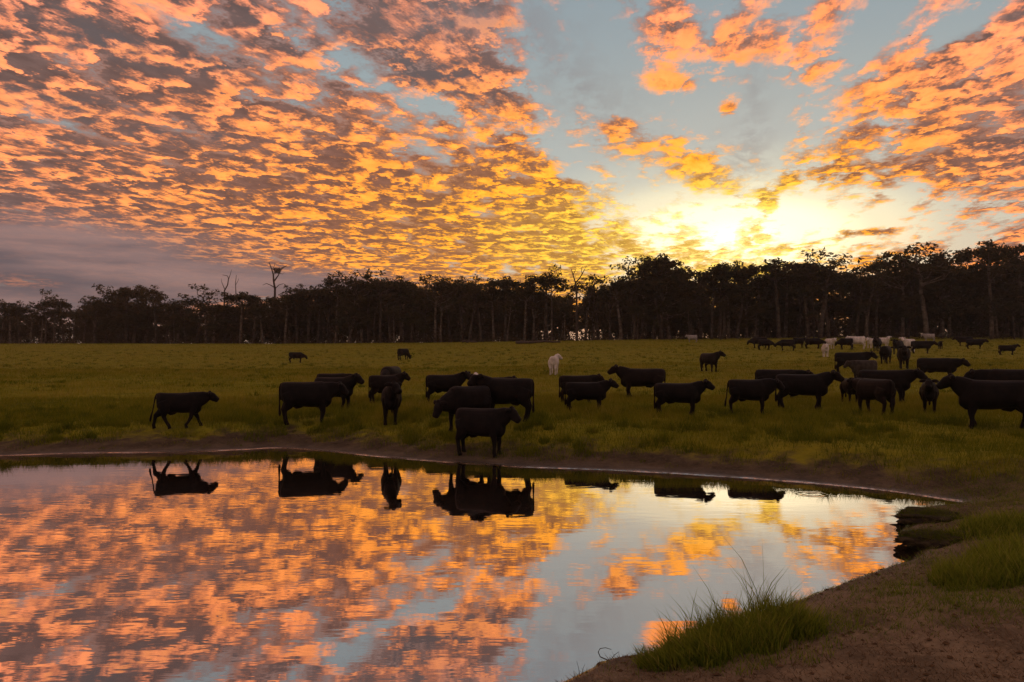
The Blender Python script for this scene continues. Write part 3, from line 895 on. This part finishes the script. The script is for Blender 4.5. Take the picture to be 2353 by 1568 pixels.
    chain(bm, [(0.575, 0, 0.57), (0.56, 0, 0.50), (0.50, 0, 0.435), (0.36, 0, 0.42)], [(0.06, 0.07), (0.07, 0.075), (0.08, 0.06), (0.09, 0.05)], 8)
    # tail hangs from the set of the rump
    t = tail_out
    chain(bm, [(-0.60, 0, 0.955), (-0.675, 0, 0.935), (-0.708 - 0.02 * t, 0, 0.86), (-0.712 - 0.06 * t, 0.01, 0.68), (-0.705 - 0.12 * t, 0.015, 0.50), (-0.705 - 0.18 * t, 0.015, 0.36), (-0.70 - 0.22 * t, 0.015, 0.26), (-0.70 - 0.23 * t, 0.015, 0.19)],
          [0.034, 0.032, 0.026, 0.021, 0.020, 0.030, 0.038, 0.012], 8, True)
    tmp = bpy.data.meshes.new('raw'); bm.to_mesh(tmp); bm.free()
    o = bpy.data.objects.new('raw', tmp); COL.objects.link(o)
    md = o.modifiers.new('r', 'REMESH'); md.mode = 'VOXEL'; md.voxel_size = 0.0135
    sm = o.modifiers.new('s', 'SMOOTH'); sm.factor = 0.5; sm.iterations = 2
    dg = bpy.context.evaluated_depsgraph_get()
    me = bpy.data.meshes.new_from_object(o.evaluated_get(dg))
    me.name = name
    me.polygons.foreach_set('use_smooth', np.ones(len(me.polygons), bool))
    bpy.data.objects.remove(o); bpy.data.meshes.remove(tmp)
    return me

def coat(name, dark, light, k=0.3, rough=0.62, patch=None, sheen=0.0):
    m, out = new_mat(name)
    O = object_co()
    n = noise(O, 5.0, 5.0, 0.6); f = noise(O, 55.0, 3.0, 0.6)
    c = mix(smooth(n, 0.35, 0.68), dark, light)
    c = mix(smooth(f, 0.5, 0.7) * k, c, scale_col(c, 1.5))
    if patch:
        (px, py, pz), rad, pc = patch
        d = vmath('LENGTH', vmath('SUBTRACT', O, (px, py, pz)))
        c = mix(smooth(d + (n - 0.5) * 0.05, rad, rad * 0.75), c, pc)
    principled(out, c, 0.62, 0.09, f, 0.3, 0.01)
    return m
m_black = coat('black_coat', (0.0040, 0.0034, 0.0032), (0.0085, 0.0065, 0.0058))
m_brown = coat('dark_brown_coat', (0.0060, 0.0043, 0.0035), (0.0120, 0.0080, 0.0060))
m_dun = coat('grey_topped_coat', (0.020, 0.016, 0.013), (0.050, 0.042, 0.034))
m_white = coat('white_coat', (0.42, 0.39, 0.35), (0.62, 0.59, 0.54), 0.2)
m_grey = coat('pale_grey_coat', (0.20, 0.19, 0.18), (0.32, 0.30, 0.28), 0.2)

MESH = {
    'stand':  cow_mesh('cow_stand', (0.80, 0.0, 0.94), (1.0, 0.05, -0.74), seed=1),
    'high':   cow_mesh('cow_head_high', (0.77, 0.0, 1.01), (1.0, 0.0, -0.60), seed=2),
    'level':  cow_mesh('cow_head_level', (0.84, 0.0, 0.88), (1.0, 0.0, -0.80), seed=3),
    'turn_r': cow_mesh('cow_head_turned_right', (0.80, -0.12, 1.02), (0.55, -0.85, -0.55), seed=4),
    'turn_l': cow_mesh('cow_head_turned_left', (0.80, 0.12, 1.01), (0.55, 0.85, -0.55), seed=5),
    'walk':   cow_mesh('cow_walking', (0.88, 0.0, 0.90), (1.0, 0.0, -0.50), walk=0.75, calf=True, tail_out=0.7, seed=6),
    'low':    cow_mesh('cow_head_low', (0.90, 0.05, 0.62), (0.62, 0.0, -1.0), seed=7),
    'graze':  cow_mesh('cow_grazing', (0.86, 0.05, 0.34), (0.55, 0.0, -0.95), seed=8),
    'calf':   cow_mesh('calf_stand', (0.82, -0.02, 0.98), (1.0, -0.1, -0.55), calf=True, seed=9),
    'calf_t': cow_mesh('calf_head_turned', (0.80, 0.10, 1.01), (0.8, 0.55, -0.5), calf=True, seed=10),
    'bull':   cow_mesh('cow_heavy', (0.88, 0.0, 0.92), (1.0, 0.08, -0.70), bull=True, tail_out=0.5, seed=12),
}
def cow(x0, x1, top, feet, heading, pose, label, mat=None, cat='cow', name='cow', group=None, tall=1.0, fit=True):
    """x0..x1, back line and hooves where the photograph has them; heading 0 faces right, 180 left, 270 the camera"""
    c = math.cos(math.radians(heading))
    lo_, hi_ = BOUND[pose]; q_ = -lo_ / (hi_ - lo_)
    k = q_ if c > 0.75 else 1 - q_ if c < -0.75 else 0.5
    feet = feet + float(np.interp(feet, [780, 850, 900, 955, 980, 990], [1, 3, 8, 11, 4, 0]))   # hooves sunk in grass
    p = hit(x0 + (x1 - x0) * k, feet)
    d = p.y
    sc = (feet - top) * d / FPX * tall
    sx = 1.0
    if fit and abs(c) > 0.75:
        w = (x1 - x0) * d / FPX
        sx = min(1.06, max(0.82, w / ((hi_ - lo_) * sc * abs(c) + 0.4 * sc * (1 - abs(c)))))
    o = link(name, MESH[pose])
    o.location = (p.x, p.y, p.z - 0.015)
    o.rotation_euler = (0, 0, math.radians(heading) - math.atan2(p.x, p.y))     # heading is as seen along the sight line
    o.scale = (sc * sx, sc, sc)
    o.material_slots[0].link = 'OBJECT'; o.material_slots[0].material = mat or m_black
    tag(o, label, cat, group)
    return o
for me in MESH.values():
    me.materials.clear(); me.materials.append(m_black)

BOUND = {}
for k_, me in MESH.items():
    xs = np.empty(len(me.vertices) * 3, np.float32); me.vertices.foreach_get('co', xs); BOUND[k_] = (float(xs[0::3].min()), float(xs[0::3].max()))
G1 = 'cattle standing round the dam'
G2 = 'far mob along the trees'
HERD = [
  # x0, x1, back, feet, heading, pose, label, material
  (350, 497, 900, 979, 0, 'walk', 'black calf walking right alone at the left of the dam', m_black),
  (643, 800, 877, 967, 6, 'level', 'black cow facing right on the bank between the walking calf and the calf facing us', m_black),
  (722, 836, 866, 932, -28, 'high', 'black cow with raised head just behind the left bank cow', m_black),
  (732, 822, 857, 915, 5, 'level', 'black cow whose back line shows above two cows at left', m_black),
  (848, 942, 861, 918, 8, 'high', 'black cow looking right behind the calf that faces us', m_brown),
  (868, 925, 841, 902, 252, 'low', 'black cow humped up behind the cow looking right', m_black),
  (864, 932, 884, 965, 268, 'calf_t', 'black calf facing the water with all four legs showing', m_black),
  (978, 1082, 860, 918, 5, 'turn_r', 'black cow with raised head and pale ear left of the drinking group', m_black),
  (1088, 1197, 866, 925, 4, 'stand', 'black cow behind the big cow of the drinking group', m_black),
  (1078, 1228, 868, 958, 172, 'turn_l', 'big black cow with white poll in the middle of the bank', None),
  (1003, 1120, 886, 990, 214, 'low', 'black cow lowering its head to the left beside the front calf', m_black),
  (1046, 1196, 937, 1046, -24, 'stand', 'front black calf standing on the mud nearest the water', m_black),
  (1253, 1293, 818, 857, 84, 'turn_r', 'single white cow seen from behind in the middle of the paddock', m_white),
  (1284, 1392, 862, 918, 5, 'stand', 'brown black cow behind another, right of the drinking group', m_brown),
  (1297, 1422, 877, 935, 0, 'high', 'black cow facing right in front of the brown black cow', m_black),
  (1396, 1529, 846, 908, 184, 'high', 'black cow facing left with its head raised over its neighbour', m_brown),
  (1503, 1641, 879, 945, 0, 'high', 'black steer facing right alone with nose lifted, middle right', m_black),
  (1605, 1656, 811, 852, 302, 'turn_l', 'brown black cow facing us alone in the middle distance', m_brown),
  (1668, 1798, 871, 942, 4, 'bull', 'black bull calf with tail swung out, head low to the right', m_black),
  (1737, 1872, 848, 908, 2, 'level', 'black cow whose back shows behind the bull calf', m_black),
  (1784, 1933, 859, 931, 0, 'high', 'large black cow with head high right of the bull calf', m_black),
  (1930, 1978, 869, 918, 285, 'calf', 'small black calf with one ear up beside the clustered cows', m_black),
  (1958, 2058, 869, 941, 128, 'level', 'dark brown calf standing tail to us in front of the cluster', m_brown),
  (1975, 2122, 849, 917, -14, 'stand', 'big black cow looking right over the dark brown calf', m_black),
  (2112, 2160, 874, 939, 271, 'calf', 'black calf facing us squarely left of the nearest cow', m_black),
  (2170, 2366, 872, 982, 190, 'high', 'nearest large black cow at the right edge facing left', m_black),
  (2226, 2390, 847, 930, 182, 'level', 'black cow behind the nearest cow at the right edge', m_black),
  (2098, 2242, 822, 872, -4, 'level', 'long black cow facing right behind the nearest cow', m_black),
  (1921, 2012, 809, 856, 3, 'stand', 'black cow facing right with thin tail hanging in clear view', m_black),
  (1944, 2012, 827, 873, 205, 'level', 'grey topped dark cow in front of the cow with hanging tail', m_dun),
  (2013, 2060, 795, 834, 80, 'level', 'round black cow with its rump to us in the right mob', m_black),
  (2059, 2096, 797, 846, 272, 'stand', 'narrow black cow facing us in the right mob', m_black),
  (1882, 1912, 791, 818, 275, 'stand', 'foremost white cow facing us in the far mob', m_white),
  (1897, 1918, 778, 800, 300, 'stand', 'white cow half hidden behind the foremost white cow', m_white),
  (1944, 1987, 773, 801, 184, 'stand', 'white cow side on facing left in the far mob', m_white),
  (1991, 2012, 777, 799, 250, 'stand', 'white cow partly hidden behind a black rump in the far mob', m_white),
  (2019, 2046, 776, 799, 325, 'turn_r', 'white cow looking right above the round black cow', m_white),
  (2072, 2101, 779, 808, 235, 'turn_l', 'tall white cow behind the narrow black cow', m_white),
  (2118, 2147, 767, 784, 190, 'stand', 'pale grey cow deep at the foot of the trees at right', m_grey),
  (1717, 1762, 775, 799, 178, 'low', 'black cow at the left end of the far mob', m_black),
  (1742, 1781, 780, 803, 10, 'low', 'second black cow from the left end of the far mob', m_black),
  (1781, 1826, 780, 804, 176, 'low', 'third black cow from the left end of the far mob', m_black),
  (1824, 1853, 776, 798, 30, 'stand', 'fourth black cow from the left end of the far mob', m_black),
  (1848, 1902, 777, 800, 4, 'low', 'black cow in the far mob left of the foremost white cow', m_black),
  (1920, 1959, 777, 802, 192, 'low', 'black cow in front of the white cow that stands side on', m_black),
  (2003, 2027, 776, 806, 262, 'stand', 'upright black cow between two white cows in the far mob', m_black),
  (2050, 2076, 781, 812, 255, 'stand', 'black cow beside the tall white cow', m_black),
  (2096, 2151, 783, 811, 6, 'level', 'broad black cow right of the tall white cow', m_black),
  (2152, 2170, 785, 801, 280, 'calf', 'tiny black calf alone right of the broad black cow', m_black),
  (2191, 2234, 774, 794, 186, 'level', 'black cow in the trees shade left of the last pair', m_black),
  (2221, 2270, 779, 801, 8, 'level', 'black cow walking behind the small right edge cow', m_black),
  (2295, 2344, 793, 814, 2, 'high', 'small black cow alone at the right edge of the paddock', m_black),
  (664, 706, 809, 831, 0, 'low', 'far black cow with head down alone at left', m_black),
  (911, 944, 801, 825, 50, 'graze', 'far black cow grazing with its rump raised left of centre', m_black),
  (1574, 1602, 770, 786, 182, 'stand', 'pale cow at the foot of the trees behind the lone brown cow', m_grey),
]
m_poll = coat('black_coat_white_poll', (0.0040, 0.0034, 0.0032), (0.0085, 0.0065, 0.0058), patch=((0.80, 0.10, 1.10), 0.105, (0.62, 0.58, 0.54)))
COWS = []
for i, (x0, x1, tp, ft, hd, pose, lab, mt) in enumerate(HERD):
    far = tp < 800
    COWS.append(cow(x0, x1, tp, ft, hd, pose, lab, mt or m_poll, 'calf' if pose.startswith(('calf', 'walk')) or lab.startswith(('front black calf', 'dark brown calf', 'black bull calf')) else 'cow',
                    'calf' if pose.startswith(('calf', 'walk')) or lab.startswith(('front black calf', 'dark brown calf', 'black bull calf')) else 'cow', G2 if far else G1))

# ------------------------------------------------------------------ grass
m_grass, out = new_mat('paddock_grass')
tint = attrib('tint'); up_ = attrib('along')
c = ramp(tint, [(0.0, (0.060, 0.088, 0.008)), (0.35, (0.140, 0.160, 0.010)), (0.7, (0.240, 0.215, 0.018)), (1.0, (0.330, 0.260, 0.070))])
df = S.tree.nodes.new('ShaderNodeBsdfDiffuse'); put(df.inputs[0], c)
tr = S.tree.nodes.new('ShaderNodeBsdfTranslucent'); put(tr.inputs[0], c)
mx = S.tree.nodes.new('ShaderNodeMixShader'); mx.inputs[0].default_value = 0.4
S.tree.links.new(df.outputs[0], mx.inputs[1]); S.tree.links.new(tr.outputs[0], mx.inputs[2])
S.tree.links.new(mx.outputs[0], out.inputs[0])
m_lush, out = new_mat('green_bank_grass')
tint = attrib('tint')
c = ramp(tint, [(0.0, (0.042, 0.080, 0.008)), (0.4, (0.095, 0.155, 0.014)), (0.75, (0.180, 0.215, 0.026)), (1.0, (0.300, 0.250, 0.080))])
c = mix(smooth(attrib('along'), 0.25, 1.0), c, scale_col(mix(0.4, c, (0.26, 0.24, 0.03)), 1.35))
df = S.tree.nodes.new('ShaderNodeBsdfDiffuse'); put(df.inputs[0], c)
tr = S.tree.nodes.new('ShaderNodeBsdfTranslucent'); put(tr.inputs[0], c)
mx = S.tree.nodes.new('ShaderNodeMixShader'); mx.inputs[0].default_value = 0.4
S.tree.links.new(df.outputs[0], mx.inputs[1]); S.tree.links.new(tr.outputs[0], mx.inputs[2])
S.tree.links.new(mx.outputs[0], out.inputs[0])
m_litter, out = new_mat('dry_litter')
tint = attrib('tint')
c = ramp(tint, [(0.0, (0.045, 0.028, 0.016)), (0.5, (0.120, 0.078, 0.040)), (1.0, (0.220, 0.155, 0.085))])
principled(out, c, 0.9, 0.05)

def blades(R, x, y, z, h, w, lean, tint, seg=1, drift=(0, 0)):
    """grass blades: one triangle each, or curved in two or three pieces"""
    n = len(x)
    a = R.uniform(0, 2 * math.pi, n)
    f = R.uniform(0, 2 * math.pi, n)                     # facing of the flat side
    wx, wy = np.cos(f) * w * 0.5, np.sin(f) * w * 0.5
    lx, ly = np.cos(a) * lean * h + drift[0] * h, np.sin(a) * lean * h + drift[1] * h
    V_ = []
    if seg == 1:
        V_ = np.stack([np.stack([x - wx, y - wy, z - 0.02], 1), np.stack([x + wx, y + wy, z - 0.02], 1), np.stack([x + lx, y + ly, z + h], 1)], 1).reshape(-1, 3)
        F_ = np.arange(3 * n).reshape(n, 3); per = 3; al = np.tile([0, 0, 1.0], n)
    else:
        rows = []; al = []
        for k in range(seg):
            t = k / seg
            ww = 1 - 0.35 * t
            bx, by, bz = x + lx * t * t, y + ly * t * t, z - 0.015 + h * (t - 0.28 * t * t * lean)
            rows.append(np.stack([bx - wx * ww, by - wy * ww, bz], 1)); rows.append(np.stack([bx + wx * ww, by + wy * ww, bz], 1)); al += [t, t]
        rows.append(np.stack([x + lx, y + ly, z + h * (1 - 0.28 * lean)], 1)); al.append(1.0)
        per = 2 * seg + 1
        V_ = np.stack(rows, 1).reshape(-1, 3)
        f0 = []
        for k in range(seg - 1): f0 += [(2 * k, 2 * k + 1, 2 * k + 2), (2 * k + 1, 2 * k + 3, 2 * k + 2)]
        f0.append((2 * seg - 2, 2 * seg - 1, 2 * seg))
        F_ = (np.arange(n)[:, None, None] * per + np.array(f0)[None]).reshape(-1, 3)
        al = np.tile(al, n)
    return V_, F_, np.repeat(tint, per), al
def grass_obj(name, sets, mat, kind='stuff', label=None, cat=None, group=None, origin=None):
    V_, F_, T_, A_, o = [], [], [], [], 0
    for v, f, t, a in sets:
        V_.append(v); F_.append(f + o); T_.append(t); A_.append(a); o += len(v)
    V_ = np.concatenate(V_)
    if origin is not None: V_ = V_ - np.array(origin)
    me = mesh(name, V_, np.concatenate(F_), False)
    attr(me, 'tint', np.clip(np.concatenate(T_), 0, 1)); attr(me, 'along', np.concatenate(A_))
    ob = link(name, me, mat)
    if origin is not None: ob.location = origin
    tag(ob, label, cat, group, kind)
    return ob

RG = np.random.default_rng(77)
sets = []
def scatter(n, y0, y1, pad=1.18):
    u = RG.random(n)
    y = np.sqrt(y0 * y0 + u * (y1 * y1 - y0 * y0))
    x = RG.uniform(-1, 1, n) * y * 0.70 * pad
    return x, y
for n, y0, y1, hmin, hmax, w in [(230000, 14.5, 34, 0.10, 0.30, 0.013), (170000, 34, 72, 0.08, 0.22, 0.032), (110000, 72, 165, 0.08, 0.20, 0.085)]:
    x, y = scatter(n, y0, y1)
    s = np.full(n, 500.0); q = y < 32; s[q] = shore_dist(x[q], y[q])
    edge = s + fbm(x * 0.7, y * 0.7, 3) * 2.6 + fbm(x * 0.15 + 9, y * 0.15, 2) * 1.2
    keep = (edge > 1.0 + 1.3 * RG.random(n)) & (s > 0.5)
    x, y, s, edge = x[keep], y[keep], s[keep], edge[keep]
    z = height(x, y, s)
    patch = fbm(x * 0.28, y * 0.28 + 3, 3)
    h = (0.09 + 0.20 * RG.random(len(x))) * np.interp(y, [18, 27, 42, 75, 150], [1.05, 0.95, 0.70, 0.62, 0.70]) * (1 + 0.8 * patch)
    tint = 0.54 + 0.38 * patch + RG.normal(0, 0.15, len(x)) - 0.42 * np.exp(-np.maximum(edge - 1.0, 0) / 2.6)
    wide_ = np.interp(y, [15, 30, 50, 75, 150], [0.010, 0.016, 0.028, 0.045, 0.09])
    sets.append(blades(RG, x, y, z, np.maximum(h, 0.04), wide_ * (0.7 + 0.6 * RG.random(len(x))), 0.5, tint))
# tussocks on the bank and over the paddock
cx_, cy_ = scatter(900, 19, 34)
cs = shore_dist(cx_, cy_); k = (cs > 1.0) & (cs < 9.5); tus = list(zip(cx_[k], cy_[k], [120] * k.sum(), [0.0] * k.sum()))
cx_, cy_ = scatter(1900, 34, 130); tus += list(zip(cx_, cy_, [24] * 1900, [0.25] * 1900))
cx_, cy_ = scatter(900, 16, 26)
cs = shore_dist(cx_, cy_); k = (cs > 0.35) & (cs < 2.4); tus += list(zip(cx_[k], cy_[k], [36] * k.sum(), [0.001] * k.sum()))
for (tx, ty, nb, far) in tus:
    r = RG.uniform(0.12, 0.42) * (1 + 1.5 * far); hh = RG.uniform(0.24, 0.50)
    if far: hh *= 0.8
    a = RG.uniform(0, 6.28, nb); q = r * np.sqrt(RG.random(nb))
    x, y = tx + np.cos(a) * q, ty + np.sin(a) * q
    z = height(x, y)
    if far == 0.001: r *= 0.5; hh *= 0.45
    t0 = RG.uniform(0.05, 0.45)
    sets.append(blades(RG, x, y, z, hh * (0.5 + 0.6 * RG.random(nb)) * (1 - 0.5 * q / r), (0.016 if far < 0.1 else 0.05) * np.ones(nb), 0.55, t0 + RG.normal(0, 0.12, nb)))
grass_obj('paddock_grass', sets, m_grass, label='short olive grass and tussocks covering the paddock', cat='grass')

# near bank: low green growth and dry litter
sets = []; lit_ = []
n = 230000
x = RG.uniform(0.2, 12.5, n); y = 3.2 + 13.0 * RG.random(n) ** 1.5
s = shore_dist(x, y)
k = (s > 0.04) & (x < y * 0.80 + 0.6); x, y, s = x[k], y[k], s[k]
z = height(x, y, s)
g = fbm(x * 0.5 + 2, y * 0.5, 3)
green = np.zeros(len(x))
def spot(px, py, rx, ry):
    p = hit(px, py); return np.exp(-(((x - p.x) / rx) ** 2 + ((y - p.y) / ry) ** 2))
for a in [(2290, 1300, 1.3, 1.5), (2330, 1200, 1.4, 1.6), (2080, 1360, 0.8, 0.45), (2250, 1400, 1.2, 0.5), (1880, 1440, 0.55, 0.4), (2330, 1120, 1.6, 1.5), (1640, 1530, 0.7, 0.25)]: green = green + spot(*a)
isg = RG.random(len(x)) < np.clip(green * 0.9 + g * 0.25 - 0.08, 0, 0.95)
m = int(isg.sum())
sets.append(blades(RG, x[isg], y[isg], z[isg], 0.035 + 0.09 * RG.random(m) * (0.5 + green[isg]), 0.0055 * np.ones(m), 0.9, 0.38 + RG.normal(0, 0.14, m), 2))
q = ~isg & (RG.random(len(x)) < 0.72); m = int(q.sum())
lit_.append(blades(RG, x[q], y[q], z[q] + 0.006, 0.010 + 0.030 * RG.random(m) ** 2, 0.006 + 0.006 * RG.random(m), 2.6, 0.42 + RG.normal(0, 0.25, m) + 0.3 * g[q]))
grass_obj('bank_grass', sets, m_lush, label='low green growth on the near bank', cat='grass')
grass_obj('dry_litter', lit_, m_litter, label='dry grass litter scattered on the near bank', cat='litter')

# loose clods of dry earth
nc_ = 3400
x = RG.uniform(0.3, 9.5, nc_); y = 3.4 + 9.0 * RG.random(nc_) ** 1.3
s = shore_dist(x, y); k = (s > 0.05) & (x < y * 0.8 + 0.5); x, y, s = x[k], y[k], s[k]; z = height(x, y, s)
octv = np.array([(1, 0, 0), (-1, 0, 0), (0, 1, 0), (0, -1, 0), (0, 0, 0.7), (0, 0, -0.7)], float)
octf = np.array([(0, 2, 4), (2, 1, 4), (1, 3, 4), (3, 0, 4), (2, 0, 5), (1, 2, 5), (3, 1, 5), (0, 3, 5)])
cp = []
for xx, yy, zz in zip(x, y, z):
    r = 0.006 + 0.022 * RG.random() ** 3
    cp.append((octv * (1 + RG.normal(0, 0.3, (6, 3))) * r * (1.2, 1.2, 0.8) + (xx, yy, zz + r * 0.25), octf))
clods = link('earth_clods', mesh('earth_clods', *join(cp), smooth_=False), m_litter)
attr(clods.data, 'tint', RG.uniform(0, 0.5, len(clods.data.vertices)))
tag(clods, 'small dry clods lying on the near bank', 'clods', kind='stuff')

# tall tussocks at the water's edge, each a thing of its own
def tussock(cores, label, tall, seed):
    R = np.random.default_rng(seed); sets = []
    base = hit(cores[0][0], cores[0][1])
    for (px, py, rx, ry, nb, h, drift) in cores:
        p = hit(px, py)
        a = R.uniform(0, 6.28, nb); q = np.sqrt(R.random(nb))
        x, y = p.x + np.cos(a) * q * rx, p.y + np.sin(a) * q * ry
        z = np.maximum(height(x, y), -0.03)
        hh = h * (0.30 + 0.80 * R.random(nb)) * (1 - 0.45 * q ** 2)
        tall_ = R.random(nb) < 0.05; hh[tall_] *= 1.5
        out_ = np.stack([np.cos(a) * q, np.sin(a) * q], 1)
        t = 0.40 + R.normal(0, 0.20, nb) + np.where(R.random(nb) < 0.06, 0.5, 0)
        v, f, tt, aa = blades(R, x, y, z, hh, 0.0075 * (0.7 + 0.7 * R.random(nb)), 0.42, t, 3, drift)
        sets.append((v, f, tt, aa))
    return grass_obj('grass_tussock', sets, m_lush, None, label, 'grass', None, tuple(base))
tussock([(1700, 1478, 0.44, 0.36, 2600, 0.40, (-0.10, -0.05)), (1790, 1452, 0.34, 0.30, 1700, 0.46, (0.05, 0.0)), (1605, 1512, 0.34, 0.25, 1400, 0.34, (-0.35, -0.05)),
         (1840, 1455, 0.24, 0.24, 600, 0.26, (0.1, 0.0)), (1530, 1528, 0.25, 0.16, 700, 0.24, (-0.5, 0.0)), (1690, 1490, 0.95, 0.62, 900, 0.16, (-0.1, 0)), (1640, 1470, 0.5, 0.3, 260, 0.50, (-0.3, 0)), (1745, 1440, 0.15, 0.15, 60, 0.78, (-0.05, 0))],
        'large green grass tussock leaning over the water at the near bank', 0.4, 1)
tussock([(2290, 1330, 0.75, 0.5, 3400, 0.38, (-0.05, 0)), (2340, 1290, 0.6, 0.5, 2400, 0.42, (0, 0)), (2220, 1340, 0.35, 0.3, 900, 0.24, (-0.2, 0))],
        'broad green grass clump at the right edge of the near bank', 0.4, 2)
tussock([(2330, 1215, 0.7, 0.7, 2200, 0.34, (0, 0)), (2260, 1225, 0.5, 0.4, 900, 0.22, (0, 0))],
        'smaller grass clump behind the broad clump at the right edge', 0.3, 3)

# undercut sods at the water's edge
m_sod, out = new_mat('dark_sod')
n2_ = noise(object_co(), 9.0, 6.0, 0.7)
principled(out, mix(smooth(n2_, 0.4, 0.65), (0.016, 0.012, 0.008), (0.050, 0.040, 0.018)), 0.9, 0.1, n2_, 0.8, 0.05)
def sod(px, py, sx, sy, sz, label, seed):
    p = hit(px, py)
    bm = bmesh.new(); bmesh.ops.create_icosphere(bm, subdivisions=4, radius=1.0)
    R = random.Random(seed)
    for v in bm.verts:
        c = v.co
        k = 1 + 0.42 * float(fbm(np.array([c.x * 2 + seed]), np.array([c.y * 2 + c.z]), 3)[0]) + 0.22 * float(fbm(np.array([c.x * 6]), np.array([c.y * 6 + c.z * 5 + seed]), 2)[0])
        v.co = Vector((c.x * sx * k, c.y * sy * k, max(-0.6, min(c.z, 0.75)) * sz * k))
    me = bpy.data.meshes.new('sod'); bm.to_mesh(me); bm.free()
    me.polygons.foreach_set('use_smooth', np.ones(len(me.polygons), bool))
    e = bpy.data.objects.new('grassy_sod', None); COL.objects.link(e); e.location = (p.x, p.y, max(p.z, 0.02))
    link('earth', me, m_sod, e)
    Rn = np.random.default_rng(seed); nb = 1500
    a = Rn.uniform(0, 6.28, nb); q = np.sqrt(Rn.random(nb)) * 0.85
    x, y = np.cos(a) * q * sx, np.sin(a) * q * sy
    z = 0.70 * sz * np.sqrt(np.maximum(0.05, 1 - q ** 2)) - 0.02
    v, f, t, al = blades(Rn, x, y, z, 0.05 + 0.08 * Rn.random(nb), 0.006 * np.ones(nb), 1.3, 0.05 + Rn.normal(0, 0.12, nb))
    gm = mesh('sod_grass', v, f, False); attr(gm, 'tint', np.clip(t, 0, 1)); attr(gm, 'along', al)
    link('grass', gm, m_grass, e)
    tag(e, label, 'sod')
sod(2140, 1190, 0.62, 0.55, 0.10, 'dark grassy sod jutting into the narrow end of the water', 3)
sod(2142, 1240, 0.54, 0.42, 0.10, 'second dark sod just nearer than the jutting sod', 5)

# a bent twig and stray stalks at the near waterline
m_twig = m_dead
def stalks(px, py, lines, label, name, cat):
    p = hit(px, py); k = p.y / FPX; parts = []
    for pts, r in lines:
        q = [((a - px) * k, 0.02 * i, (py - b) * k + p.z) for i, (a, b) in enumerate(pts)]
        parts.append(tube_np(np.array(q) + (p.x, p.y, 0), np.linspace(r, r * 0.45, len(q)), 5))
    v, f = join(parts)
    o = link(name, mesh(name, v - np.array((p.x, p.y, p.z)), f), m_twig); o.location = (p.x, p.y, p.z)
    tag(o, label, cat)
stalks(1400, 1517, [([(1400, 1519), (1380, 1512), (1376, 1503), (1381, 1497), (1394, 1497), (1408, 1503)], 0.006), ([(1403, 1518), (1412, 1508), (1424, 1502)], 0.004)], 'bent bare twig arching over the near waterline', 'twig', 'twig')
stalks(1335, 1550, [([(1332, 1552), (1330, 1538), (1326, 1524)], 0.003), ([(1338, 1552), (1340, 1540), (1345, 1532)], 0.003), ([(1320, 1554), (1319, 1545)], 0.003)], 'few thin dry stalks at the bottom edge of the water', 'dry_stalks', 'stalks')

# a bird high over the right of the paddock
bd = pix_dir(2090, 83) * 70.0; bp = Vector((0, 0, CAM_H)) + bd
bm = bmesh.new()
chain(bm, [(-0.22, 0, 0), (-0.12, 0, 0.01), (0.02, 0, 0.02), (0.14, 0, 0.03), (0.20, 0, 0.03), (0.25, 0, 0.02)], [0.015, 0.035, 0.055, 0.04, 0.03, 0.006], 8)
for s_ in (-1, 1):
    chain(bm, [(0.06, 0.03 * s_, 0.03), (0.07, 0.18 * s_, 0.10), (0.0, 0.36 * s_, 0.13), (-0.08, 0.48 * s_, 0.11)], [(0.09, 0.012), (0.085, 0.010), (0.06, 0.008), (0.012, 0.004)], 6)
bm2 = bpy.data.meshes.new('bird'); bm.to_mesh(bm2); bm.free()
bird = link('bird', bm2, m_black); bird.location = bp; bird.rotation_euler = (0.2, -0.2, 0.5); bird.scale = (0.45, 0.45, 0.45)
tag(bird, 'small dark bird flying in the clear sky at upper right', 'bird')
